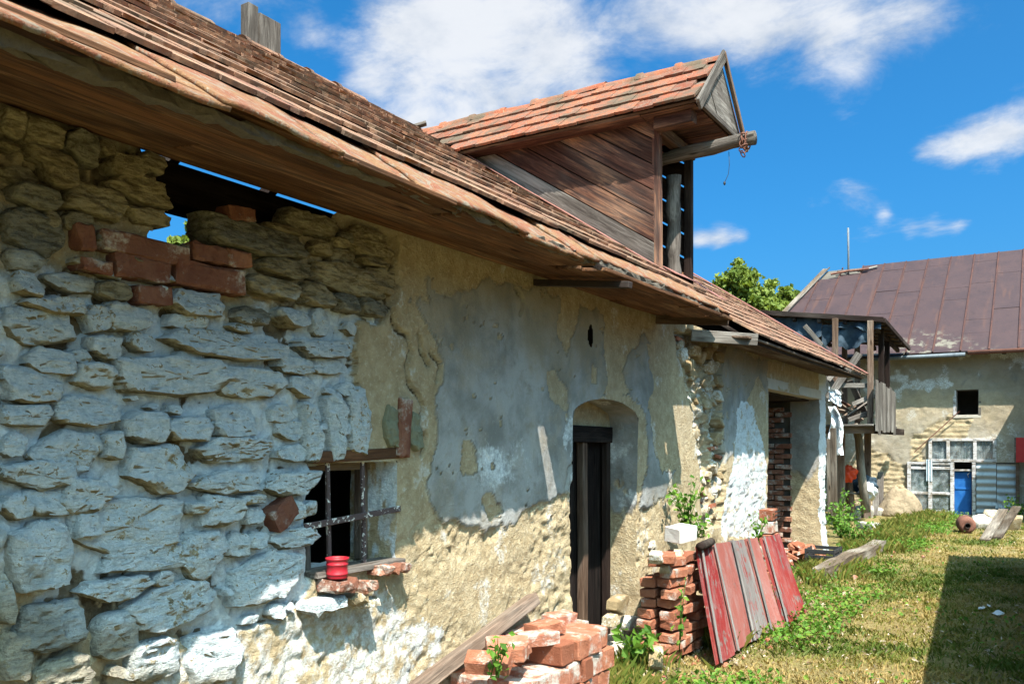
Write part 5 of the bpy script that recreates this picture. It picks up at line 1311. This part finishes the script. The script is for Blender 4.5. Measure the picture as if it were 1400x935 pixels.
bl(462, 800, .15, .055, W + .065, 3, 'brickdark'); bl(496, 800, .10, .05, W + .06, 4, 'brickdark'); bl(540, 774, .11, .05, W + .03, 6, 'brickdark'); bl(517, 778, .09, .05, W + .025, 7, 'brickdark')
bl(478, 818, .13, .05, W + .04, 5, 'rubble'); bl(440, 826, .2, .06, W + .035, 12, 'stone'); bl(496, 822, .10, .045, W + .04, 15, 'rubble')

# long weathered plank leaning along the wall
top_, low_ = onX(729, 818, W + .07), onX(575, 938, W + .10)
d_ = (low_ - top_); o = bar('leaning_plank', top_, top_ + d_ * 1.75, .075, .085, M['oldbrown'], None, up=(1, 0, .3), rough=.004)
tag(o, 'weathered brown timber leaning low along the wall behind the brick stack', 'timber')

# stack of lime splashed hollow blocks beside the doorway
BP = [box_me('brick', .245, .140, .122, M['brickpaint'], .008, rough=.006, seg=4, seed=70 + i) for i in range(6)]
BO = [box_me('brick', .245, .140, .122, M['brick'], .008, rough=.006, seg=4, seed=80 + i) for i in range(5)]
pile = thing('brick_stack', (-2.45, 4.1, 0), 'waist low stack of lime splashed hollow bricks left of the doorway', 'brick stack')
YS, YE, XFp = 3.56, 4.80, -2.30
for r_ in range(4):
    y = YS + .05 * (r_ % 2) + (.10 if r_ == 2 else 0)
    while y < YE:
        for xr in (0, 1):
            if r_ == 3 and (y < 4.18 or random.random() < .05): continue
            if r_ == 2 and y < 3.80: continue
            mt = BO if (y > 4.62 or random.random() < .3) else BP
            m = Matrix.Translation((XFp - .12 - xr * .25 + random.uniform(-.016, .016), y + .07, .066 + r_ * .129)) @ Euler((random.uniform(-.03, .03), random.uniform(-.03, .03), random.uniform(-.08, .08))).to_matrix().to_4x4()
            obj('brick', random.choice(mt), pile, m)
        y += random.uniform(.146, .158)
for (px, py, X, rz, rx, mt) in ((745, 858, -2.50, 75, 0, BO), (785, 858, -2.55, 95, 3, BP), (735, 872, -2.45, 60, 0, BP), (694, 884, -2.50, 40, 28, BP), (763, 850, -2.68, 85, 0, BO), (706, 890, -2.42, 110, -6, BO), (668, 905, -2.46, 20, 20, BO), (764, 846, -2.62, 80, 5, BP)):
    c = onX(px, py, X); m = Matrix.Translation(c) @ Euler((R(rx), 0, R(rz))).to_matrix().to_4x4() @ Matrix.Diagonal((.95, .85, .60, 1))
    obj('brick', random.choice(mt), pile, m)

# tumbledown pile of solid orange bricks right of the doorway
pile2 = thing('brick_pile', (-2.5, 6.4, 0), 'tumbledown pile of solid orange bricks right of the doorway', 'brick pile')
for r_ in range(10):
    z = .045 + r_ * .078
    for yi in range(3):
        for xi in range(2):
            if random.random() < (.05 if r_ < 7 else .3) and r_: continue
            header = (r_ + yi) % 2
            y = 6.10 + yi * .27 + random.uniform(-.035, .035) + .012 * r_; x = -2.42 - xi * .15 + random.uniform(-.025, .025)
            m = Matrix.Translation((x, y, z + random.uniform(-.006, .006))) @ Euler((random.uniform(-.05, .05), random.uniform(-.06, .06), R(90) + random.uniform(-.22, .22))).to_matrix().to_4x4()
            obj('brick', random.choice(BR), pile2, m)
obj('brick', BR[0], pile2, Matrix.Translation((-2.40, 6.0, .80)) @ Euler((0, 0, 1.9)).to_matrix().to_4x4())
for i, (px, py, s) in enumerate(((905, 762, .2), (918, 776, .15), (935, 760, .15), (905, 900, .2))):
    c = onX(px, py, -2.40)
    obj('rubble_stone', rub[i % 6], pile2, Matrix.Translation((c.x - .06, c.y, max(.02, c.z))) @ Euler((.2 * i, 0, .3)).to_matrix().to_4x4() @ Matrix.Diagonal((s * .6, s, s * .7, 1)))
c = onX(931, 742, -2.52)
wb = obj('white_block', box_me('white_block', .24, .15, .12, M['whiteblock'], .006, rough=.003, seg=3, seed=5), None, Matrix.Translation((-2.52, c.y + .0, .92)) @ Euler((R(6), R(-4), R(75))).to_matrix().to_4x4())
tag(wb, 'white building block lying on top of the orange brick pile', 'block')
lg = obj('dark_log', tube_me('dark_log', [(-2.30, 6.42, .845), (-2.30, 6.6, .85), (-2.32, 6.75, .85)], [.032, .036, .034], M['darkwood'], 10), None); tag(lg, 'short charred log end on the brick pile beside the red boards', 'log')

# five red painted boards leaning on the brick piles
def quad_board(name, bl_, br_, tr_, tl_, th, mat, parent):
    P = [Vector(p) for p in (bl_, br_, tr_, tl_)]
    u = (P[3] - P[0]).normalized(); v = (P[1] - P[0]); m = frame4(P[0], u, v); mi = m.inverted(); L = [mi @ p for p in P]
    nu, nv = 12, 4; V_ = []; F_ = []
    for side in (0, 1):
        for i in range(nu + 1):
            for j in range(nv + 1):
                a, b = i / nu, j / nv
                p = L[0] * (1 - a) * (1 - b) + L[1] * (1 - a) * b + L[2] * a * b + L[3] * a * (1 - b)
                wv = .006 * math.sin(a * 3 + b * 2 + P[0].y * 3)
                if i in (0, nu): p = p + Vector((random.uniform(-.004, .004), 0, 0))
                V_.append((p.x, p.y, p.z + side * th + wv))
    n1 = (nu + 1) * (nv + 1)
    for i in range(nu):
        for j in range(nv):
            k = i * (nv + 1) + j; F_.append((k, k + nv + 1, k + nv + 2, k + 1)[::-1]); F_.append((n1 + k, n1 + k + nv + 1, n1 + k + nv + 2, n1 + k + 1))
    rim = [i * (nv + 1) for i in range(nu + 1)] + [nu * (nv + 1) + j for j in range(1, nv + 1)] + [i * (nv + 1) + nv for i in range(nu - 1, -1, -1)] + [j for j in range(nv - 1, 0, -1)]
    for a, b in zip(rim, rim[1:] + rim[:1]): F_.append((a, b, n1 + b, n1 + a))
    me = mesh(name, V_, F_, mat); bm = bmesh.new(); bm.from_mesh(me); bmesh.ops.recalc_face_normals(bm, faces=bm.faces[:]); bm.to_mesh(me); bm.free()
    return obj(name, me, parent, m)
RB = [((981, 908), (1006, 894), (972, 744), (954, 746), 'redboard', 'leftmost red painted board leaning on the orange brick pile, pale edged'),
      ((1005, 891), (1029, 876), (997, 740), (972, 744), 'pinkboard', 'faded pink board leaning second from left in the red row'),
      ((1028, 877), (1051, 864), (1019, 737), (997, 739), 'wornboard', 'middle board of the red row, paint mostly worn to grey'),
      ((1051, 864), (1071, 857), (1036, 734), (1019, 736), 'pinkboard', 'narrow faded board leaning fourth from left in the red row'),
      ((1074, 858), (1103, 836), (1066, 729), (1041, 735), 'redboard', 'rightmost and widest red board, leaning with a gap beside it')]
for i, (a, b, c, d, mt, lb) in enumerate(RB):
    off = .012 * (i % 2)
    o = quad_board('painted_board', onZ(*a, .03), onZ(*b, .03), onX(*c, -2.34 + off), onX(*d, -2.34 + off), .02, M[mt], None)
    tag(o, lb, 'board', 'red painted boards leaning in a row')
    # pale edge strip down the left side of the board
    p0, p1 = onZ(*a, .03), onX(*d, -2.34 + off); nrm = (onZ(*b, .03) - p0).cross(p1 - p0).normalized()
    if nrm.x < 0: nrm = -nrm
    w_ = (onZ(*b, .03) - p0).normalized() * .018
    bar('edge_strip', p0 + nrm * .026 + w_, p1 + nrm * .026 + w_, .026, .010, M['palewood'], o, up=nrm, seg=4)

# three hollow bricks stacked behind the boards, rubble and crate by the gateway
st3 = thing('hollow_brick_stack', (-2.58, 9.4, 0), 'narrow stack of perforated bricks behind the red boards by the limewashed wall', 'brick stack')
for r_ in range(7):
    m = Matrix.Translation((-2.58 + random.uniform(-.015, .015), 9.42 + random.uniform(-.02, .02), .066 + r_ * .134)) @ Euler((0, 0, R(90) + random.uniform(-.12, .12))).to_matrix().to_4x4()
    o = obj('brick', random.choice(BO if r_ == 6 else BP), st3, m)
    if r_ == 6:
        for ii in range(7):
            for jj in range(3):
                obj('hole', box_me('hole', .016, .016, .004, M['black'], 0), o, m @ Matrix.Translation((-.09 + ii * .03, -.101, -.04 + jj * .04)) @ Matrix.Rotation(R(90), 4, 'X'))  # thin black plates on the face stand in for the shaded perforations
rb = thing('rubble_heap', (-2.7, 8.0, 0), 'low heap of broken bricks and stones along the wall foot behind the boards', 'rubble')
for k in range(46):
    y = random.uniform(7.0, 9.9); z = random.uniform(0.02, .5) * (1 if y < 9.2 else .5); x = -2.78 + (0.5 - z) * random.uniform(.1, .7)
    if random.random() < .5: obj('brick', random.choice(BR + BP[:1]), rb, Matrix.Translation((x, y, z + .04)) @ Euler((random.uniform(-.4, .4), random.uniform(-.4, .4), random.uniform(0, 3))).to_matrix().to_4x4() @ Matrix.Scale(random.uniform(.6, 1), 4))
    else:
        s = random.uniform(.08, .2); obj('rubble_stone', random.choice(rub), rb, Matrix.Translation((x, y, z)) @ Euler((random.uniform(-.5, .5), random.uniform(-1.3, 0), random.uniform(-.5, .5))).to_matrix().to_4x4() @ Matrix.Diagonal((s, s, s, 1)))
rb2 = thing('rubble_heap', (-2.85, 12.2, 0), 'small heap of broken orange bricks in the gateway by the pier', 'rubble')
for k in range(30):
    y = random.gauss(12.15, .36); x = -2.9 + random.gauss(0, .14); z = max(.03, .30 - .45 * abs(y - 12.15) - .5 * abs(x + 2.9)) * random.random() + .03
    obj('brick', random.choice(BR), rb2, Matrix.Translation((x, y, z)) @ Euler((random.uniform(-.5, .5), random.uniform(-.5, .5), random.uniform(0, 3))).to_matrix().to_4x4() @ Matrix.Scale(random.uniform(.6, 1), 4))
cr = thing('plastic_crate', (-2.62, 12.0, 0), 'black plastic crate standing by the gateway in front of broken bricks', 'crate')
cx, cy = -2.55, 11.95
for (dx_, dy_, lx, ly) in ((0, -.24, .36, .014), (0, .24, .36, .014), (-.18, 0, .014, .48), (.18, 0, .014, .48)):
    for z in (.03, .10, .175): obj('slat', box_me('slat', lx, ly, .045, M['black'], .003), cr, Matrix.Translation((cx + dx_, cy + dy_, z + .05)))
for dx_ in (-.18, .18):
    for dy_ in (-.24, -.08, .08, .24): obj('rib', box_me('rib', .022, .022, .21, M['black'], .003), cr, Matrix.Translation((cx + dx_, cy + dy_, .15)))
obj('bottom', box_me('bottom', .35, .47, .01, M['black'], 0), cr, Matrix.Translation((cx, cy, .055)))

# rotten beam in the grass, slab, stones, drum, planks
l0, l1 = onZ(1122, 786, .06), onZ(1203, 744, .10)
o = bar('rotten_beam', l0, l1, .17, .14, M['rot'], None, rough=.012, warp=.02); tag(o, 'long rotten grey beam lying in the grass past the pier', 'beam')
g = onZ(1190, 720, .02)
me = stone_me('stone_slab', .75, .42, .10, 801, M['concrete'], 4, 40)
o = obj('stone_slab', me, None, Matrix.Translation((g.x, g.y, .0)) @ Matrix.Rotation(R(-90), 4, 'Y') @ Matrix.Rotation(R(20), 4, 'X')); tag(o, 'flat pale stone slab lying on the ground below the balcony', 'slab')
for i, (px, py, s, lb) in enumerate(((1180, 706, .42, 'rounded pale boulder behind the flat slab below the balcony'), (1166, 708, .30, 'smaller tan boulder left of the rounded pale one'), (1200, 704, .26, 'small boulder beside the pale upright planks'))):
    g = onZ(px, py, 0)
    o = obj('boulder', stone_me('boulder', s, s * .75, s * .55, 820 + i, M['concrete'], 3, 26), None, Matrix.Translation((g.x, g.y, .02)) @ Euler((0, R(-65), R(-60))).to_matrix().to_4x4()); tag(o, lb, 'boulder')
g = onZ(1229, 704, 0)
bm = bmesh.new(); bmesh.ops.create_icosphere(bm, subdivisions=5, radius=1)
for v in bm.verts:
    n_ = fbm(np.array([v.co.x * 1.2 + 4]), np.array([v.co.y * 1.5 + v.co.z * 1.1 + 9]), 1.5, 4, 3)[0]
    h = v.co.z; k_ = 1 - .25 * max(0, h)
    v.co = Vector((v.co.x * .46 * k_ + .06 * h, v.co.y * .40 * k_, (max(h, -.15) + .15) * .58)) * (.84 + .32 * n_)
me = bpy.data.meshes.new('covered_mound'); bm.to_mesh(me); bm.free(); me.materials.append(M['canvas'])
for p in me.polygons: p.use_smooth = True
o = obj('covered_mound', me, None, Matrix.Translation((g.x, g.y + .0, 0))); tag(o, 'tan canvas covered mound in front of the far stone wall', 'mound')
g = onZ(1322, 726, 0)
dr = thing('rusty_drum', (g.x, g.y, 0), 'rusty steel drum with a round hole lying in the grass', 'drum')
mdr = Matrix.Translation((g.x - .02, g.y - .05, .14)) @ Euler((R(92), 0, R(12))).to_matrix().to_4x4() @ Matrix.Scale(.8, 4)
obj('shell', lathe_me('shell', [(.06, .30), (.10, .315), (.16, .30), (.185, .25), (.19, .1), (.195, .08), (.19, .06), (.19, -.15), (.17, -.25), (.10, -.29), (.001, -.3)], M['rust'], 28), dr, mdr)
obj('neck', lathe_me('neck', [(.06, .30), (.065, .345), (.055, .35), (.05, .30), (.05, .1), (.001, .1)], M['blackiron'], 20), dr, mdr)
for i, (a, b, lb) in enumerate((((1346, 738), (1372, 702), 'front weathered plank propped on stones beside the drum'), ((1362, 735), (1390, 697), 'rear weathered plank propped on stones, farther right'), ((1332, 710), (1368, 716), 'short brown board lying beside the drum'))):
    p = onZ(*a, .02); q = onZ(b[0], b[1] + 22 if i < 2 else b[1], .02) + Vector((0, 0, .38 if i < 2 else .12))
    o = bar('propped_plank', p, q, .16, .035, M['rot'], None); tag(o, lb, 'plank')
for i, (px, py, s) in enumerate(((1340, 722, .4), (1358, 718, .5), (1380, 722, .45))):
    g = onZ(px, py, 0); o = obj('boulder', stone_me('boulder', s, s * .7, s * .6, 840 + i, M['rubble'], 3, 26), None, Matrix.Translation((g.x, g.y, .0)) @ Euler((0, R(-60), R(-60))).to_matrix().to_4x4())
    tag(o, ('low rough stone just right of the rusty drum', 'larger rough stone propping the planks by the drum', 'rough stone at the picture edge behind the planks')[i], 'stone')
for i, (px, py, s) in enumerate(((1342, 833, .035), (1365, 838, .065), (1352, 826, .03))):
    g = onZ(px, py, .015); o = obj('paper_scrap', box_me('paper_scrap', s * 1.6, s, .004, M['foil'], 0, rough=.008, seg=3, seed=i), None, Matrix.Translation((g.x, g.y, gz(g.x, g.y) + .03)) @ Euler((.3, -.2, i)).to_matrix().to_4x4())
    tag(o, ('leftmost small scrap of pale paper in the shaded grass', 'largest scrap of pale paper in the shaded grass', 'small scrap of pale paper just behind the largest one')[i], 'paper', 'paper scraps in the shaded grass')

# ================================================================== VEGETATION
def leaves_mesh(name, C, size, nrm_bias, mat, asp=.62, tip=True, rnd=None):
    """diamond leaves, folded along the midrib"""
    n = len(C); size = np.broadcast_to(size, (n,))
    d = rng.normal(size=(n, 3)); d[:, 2] = d[:, 2] * .6 + nrm_bias[2]; d[:, :2] += np.array(nrm_bias[:2]); nrm = d / np.linalg.norm(d, axis=1, keepdims=True)
    a = rng.normal(size=(n, 3)); u = a - nrm * (a * nrm).sum(1, keepdims=True); u /= np.linalg.norm(u, axis=1, keepdims=True); v = np.cross(nrm, u)
    s = size[:, None]
    P = np.stack([C - u * s * .5, C + v * s * asp * .5 - u * s * .05 + nrm * s * .12, C + u * s * .5, C - v * s * asp * .5 - u * s * .05 + nrm * s * .12], 1).reshape(-1, 3)
    i0 = np.arange(n) * 4
    T = np.concatenate([np.stack([i0, i0 + 2, i0 + 1], -1), np.stack([i0, i0 + 3, i0 + 2], -1)])
    r_ = rng.random(n) if rnd is None else rnd
    return npmesh(name, P, T, mat, False, {'rnd': np.repeat(r_, 4)[:, None].repeat(3, 1)}, tri=True)
def tree(name, base, blobs, nl, ls, label, trunk_r=.2):
    t_ = thing(name, base, label, 'tree', 'trees behind the buildings'); B = Vector(base)
    ctr = sum((Vector(b[:3]) for b in blobs), Vector()) / len(blobs)
    pts = [B, B.lerp(ctr, .35) + Vector((.1, 0, 0)), B.lerp(ctr, .75), ctr]
    V_, F_ = [], []
    me = tube_me('trunk', pts, [trunk_r, trunk_r * .8, trunk_r * .55, trunk_r * .3], M['bark'], 10); obj('trunk', me, t_)
    for b in blobs:
        obj('limb', tube_me('limb', [B.lerp(ctr, .6), B.lerp(ctr, .8).lerp(Vector(b[:3]), .5), Vector(b[:3])], [trunk_r * .4, trunk_r * .22, trunk_r * .07], M['bark'], 7), t_)
    C = []; Rn = []
    for (x, y, z, r) in blobs:
        k = int(nl * r * r / sum(q[3] ** 2 for q in blobs)); ncl = max(6, int(26 * r))
        dirs = rng.normal(size=(ncl, 3)); dirs /= np.linalg.norm(dirs, axis=1, keepdims=True)
        cc = np.array([x, y, z]) + dirs * r * (rng.random((ncl, 1)) ** .5) * np.array([1, 1, .85])
        w_ = rng.integers(0, ncl, k)
        C.append(cc[w_] + rng.normal(size=(k, 3)) * r * .13 * np.array([1.2, 1.2, .8])); Rn.append(np.clip(rng.random(ncl)[w_] * .6 + rng.random(k) * .4, 0, 1))
    obj('crown', leaves_mesh('crown', np.concatenate(C), rng.uniform(ls * .7, ls * 1.3, sum(map(len, C))), (0, 0, .5), M['leaf'], .7, rnd=np.concatenate(Rn)), t_)
    return t_
def at_depth(px, py, dp):
    lat = (px - PXC) / FPX * dp
    return (CS * lat - SN * dp, SN * lat + CS * dp, EYE + (PYH - py) * dp / FPX)
def blobs(lst, dp): return [(*at_depth(px, py, dp + dz), r * (dp) / FPX) for (px, py, r, dz) in lst]
bb = blobs([(1005, 385, 30, 0), (1030, 400, 28, 1), (985, 405, 26, 0), (960, 420, 28, -1), (1040, 425, 30, 0), (1000, 425, 34, 0), (1010, 368, 14, 0)], 42)
tree('broad_tree', (bb[5][0], bb[5][1], 0), bb, 9000, .28, 'broad leafy tree rising behind the ridge right of the dormer', .3)
bb = blobs([(1078, 402, 14, 0), (1090, 412, 14, 0), (1065, 412, 14, 1), (1085, 425, 18, 0), (1060, 425, 16, 0)], 44)
tree('small_tree', (bb[3][0], bb[3][1], 0), bb, 4500, .26, 'smaller tree between the broad tree and the rusty metal roof', .2)
bb = blobs([(268, 318, 18, 0), (285, 330, 20, 1), (252, 332, 18, 0), (270, 345, 26, 0), (300, 350, 24, 0), (320, 345, 20, 0)], 13.5)
tree('garden_tree', (bb[3][0], bb[3][1], 0), bb, 4200, .12, 'green tree glimpsed through the gap in the wall under the eaves', .1)

# plants by the wall
def plant(label, loc, hgt, spread, nst, lsz, per=9, name='weed_plant', cat='plant'):
    p_ = thing(name, loc, label, cat, 'weeds along the wall'); C = []; S_ = []
    for k in range(nst):
        a = rng.uniform(0, 6.28); l = spread * rng.random() ** .6; top = Vector((loc[0] + l * math.cos(a), loc[1] + l * math.sin(a), loc[2] + hgt * rng.uniform(.55, 1)))
        b = Vector(loc) + Vector((rng.uniform(-.03, .03), rng.uniform(-.03, .03), 0)); mid = b.lerp(top, .5) + Vector((0, 0, hgt * .1))
        obj('stem', tube_me('stem', [b, mid, top], [.004, .003, .0015], M['weed'], 5), p_)
        for j in range(per):
            t = (j + 1) / per; q = b.lerp(mid, min(1, t * 2)) if t < .5 else mid.lerp(top, t * 2 - 1)
            C.append(np.array(q) + rng.normal(size=3) * lsz * .45); S_.append(lsz * rng.uniform(.6, 1.25))
    obj('foliage', leaves_mesh('foliage', np.array(C), np.array(S_), (.3, -.3, .8), M['weed'], .65), p_)
for (px, py, X, h, sp, ns, ls, lb) in (
        (865, 905, -2.55, .24, .16, 9, .085, 'leafy weed with broad leaves at the doorway foot beside the brick pile'),
        (940, 720, -2.62, .42, .18, 12, .06, 'green shoots growing from the wall rubble above the white block'),
        (955, 735, -2.6, .2, .16, 8, .05, 'low green shoots in the rubble right of the white block'),
        (930, 890, -2.15, .55, .06, 3, .05, 'thin climbing weed in front of the orange bricks'),
        (1035, 742, -2.5, .30, .16, 7, .05, 'thin green shoots beside the perforated brick stack'),
        (680, 925, -2.34, .22, .09, 5, .045, 'small weed growing on the hollow brick stack')):
    c = onX(px, py, X); plant(lb, (c.x, c.y, max(0.0, c.z)), h, sp, ns, ls)
for (px, py, h, sp, ns, lb) in ((1150, 735, .62, .45, 26, 'tall bright green weeds growing beside the pier corner'), (1168, 745, .45, .4, 22, 'green weeds behind the rotten beam'), (1143, 722, .75, .4, 22, 'tallest weeds against the end of the wall'),
                                (1392, 712, .6, .35, 18, 'green bush at the right picture edge by the metal sheets')):
    g = onZ(px, py, 0); plant(lb, (g.x, g.y, 0), h, sp, ns, .07, 10)

# grass, ground weeds and litter: nobody could count them
def scatter(n, dens):
    out = []
    while sum(map(len, out)) < n:
        x = rng.uniform(-2.75, 2.2, 200000); y = rng.uniform(2.2, 21.8, 200000)
        dp = -SN * x + CS * y; k = rng.random(200000) < np.clip(dens(x, y) * (6.0 / np.maximum(dp, 4)) ** 1.1, 0, 1)
        out.append(np.stack([x[k], y[k]], -1))
    return np.concatenate(out)[:n]
def gdens(x, y):
    g = fbm(x, y, .55, 4, 11) * .5 + fbm(x, y, 3.0, 4, 12) * .5
    edge = sstep(x, -2.75, -2.1); return np.where(y > 13.3, 1, edge) * (.25 + .75 * sstep(g, .36, .58))
G = scatter(150000, gdens); n = len(G)
gcol = fbm(G[:, 0], G[:, 1], .8, 4, 15) * .6 + fbm(G[:, 0], G[:, 1], 4.0, 3, 16) * .4
rn = np.clip(.62 + (gcol - .5) * 3.6 + rng.normal(0, .20, n), 0, 1)
hh = rng.uniform(.012, .040, n) * (1 + .8 * sstep(.5 - rn, 0, .5)); az = rng.uniform(0, 6.28, n); ln_ = rng.uniform(.2, 1.3, n) * hh
bw2 = rng.uniform(.003, .006, n) * (1 + .06 * np.hypot(G[:, 0], G[:, 1]))
base = np.stack([G[:, 0], G[:, 1], ground_z(G[:, 0], G[:, 1]) - .004], -1)
dirx = np.stack([np.cos(az), np.sin(az), 0 * az], -1); side = np.stack([-np.sin(az), np.cos(az), 0 * az], -1)
upz = np.array([0, 0, 1.0])
P = np.stack([base - side * bw2[:, None], base + side * bw2[:, None], base + dirx * (ln_ * .35)[:, None] + upz * (hh * .65)[:, None] + side * bw2[:, None] * .6, base + dirx * ln_[:, None] + upz * hh[:, None]], 1).reshape(-1, 3)
i0 = np.arange(n) * 4
T = np.concatenate([np.stack([i0, i0 + 1, i0 + 2], -1), np.stack([i0, i0 + 2, i0 + 3], -1)])
grass = obj('grass', npmesh('grass', P, T, M['grass'], False, {'rnd': np.repeat(rn, 4)[:, None].repeat(3, 1)}, tri=True)); tag(grass, 'short patchy grass covering the yard', 'grass', kind='stuff')
def wdens(x, y):
    g = fbm(x, y, 1.1, 3, 31)
    return np.where(x < -1.5, .35 + .65 * sstep(x, -2.3, -1.9), .10) * sstep(g, .48, .62) * (1 + 1.0 * (y > 13.6) * (x < -1.6))
Wd = scatter(7500, wdens); n = len(Wd)
C = np.stack([Wd[:, 0], Wd[:, 1], ground_z(Wd[:, 0], Wd[:, 1]) + rng.uniform(.012, .06, n) * (1 + 1.2 * (Wd[:, 0] < -1.5))], -1)
o = obj('ground_weeds', leaves_mesh('ground_weeds', C, rng.uniform(.022, .055, n), (0, 0, 1.4), M['weed'], .75)); tag(o, 'small leafy weeds among the grass near the wall', 'weeds', kind='stuff')
Lt = scatter(7000, lambda x, y: .3 + .7 * sstep(fbm(x, y, 1.4, 3, 41), .45, .6)); n = len(Lt)
C = np.stack([Lt[:, 0], Lt[:, 1], ground_z(Lt[:, 0], Lt[:, 1]) + rng.uniform(.008, .03, n)], -1)
o = obj('dry_litter', leaves_mesh('dry_litter', C, rng.uniform(.012, .05, n) * np.where(rng.random(n) < .1, 1.8, 1), (0, 0, 1.2), M['litter'], .3)); tag(o, 'dry leaves and straw scattered over the yard', 'litter', kind='stuff')

def tdens(x, y):
    nearw = np.exp(-((x + 2.45) / .22) ** 2) * (y > 4.9) * (y < 13.2) * .7 + (y > 13.4) * (x < -1.8) * .5 + np.exp(-((x + 2.4) / .25) ** 2) * (y > 11) * .6
    return nearw * sstep(fbm(x, y, 2.2, 3, 71), .42, .6)
Tg = scatter(9000, tdens); n = len(Tg)
hh = rng.uniform(.06, .20, n); az = rng.uniform(0, 6.28, n); ln_ = rng.uniform(.2, .8, n) * hh; bw2 = rng.uniform(.0025, .005, n) * (1 + .05 * np.hypot(Tg[:, 0], Tg[:, 1]))
base = np.stack([Tg[:, 0], Tg[:, 1], ground_z(Tg[:, 0], Tg[:, 1]) - .004], -1)
dirx = np.stack([np.cos(az), np.sin(az), 0 * az], -1); side = np.stack([-np.sin(az), np.cos(az), 0 * az], -1)
P = np.stack([base - side * bw2[:, None], base + side * bw2[:, None], base + dirx * (ln_ * .35)[:, None] + upz * (hh * .65)[:, None] + side * bw2[:, None] * .6, base + dirx * ln_[:, None] + upz * hh[:, None]], 1).reshape(-1, 3)
i0 = np.arange(n) * 4; T = np.concatenate([np.stack([i0, i0 + 1, i0 + 2], -1), np.stack([i0, i0 + 2, i0 + 3], -1)])
rn2 = np.clip(rng.normal(.35, .3, n), 0, 1)
o = obj('tall_grass', npmesh('tall_grass', P, T, M['grass'], False, {'rnd': np.repeat(rn2, 4)[:, None].repeat(3, 1)}, tri=True)); tag(o, 'longer uncut grass along the wall foot and below the balcony', 'grass', kind='stuff')
# brick and mortar crumbs along the wall foot
cv = [(np.array([v.co for v in me.vertices]), [tuple(p.vertices) for p in me.polygons]) for me in rub[:3]]
def crumbs(name, n, mat, label):
    VV, FF = [], []; o_ = 0
    for k in range(n):
        x = -2.72 + abs(random.gauss(0, .42)); y = random.uniform(3.2, 10.2) if random.random() < .8 else random.uniform(10.2, 15)
        co, f = cv[k % 3]; sc = random.uniform(.012, .05) * (1 if random.random() < .9 else 1.7)
        m = np.array(Euler((random.uniform(0, 6), random.uniform(0, 6), random.uniform(0, 6))).to_matrix()) * sc
        VV.append(co @ m.T + np.array([x, y, gz(x, y) + sc * .15])); FF += [tuple(i + o_ for i in q) for q in f]; o_ += len(co)
    return tag(obj(name, mesh(name, np.concatenate(VV), FF, mat)), label, 'rubble', kind='stuff')
crumbs('stone_crumbs', 420, M['rubble'], 'stone and mortar crumbs strewn along the wall foot')
crumbs('brick_crumbs', 260, M['brick'], 'broken brick crumbs strewn along the wall foot')
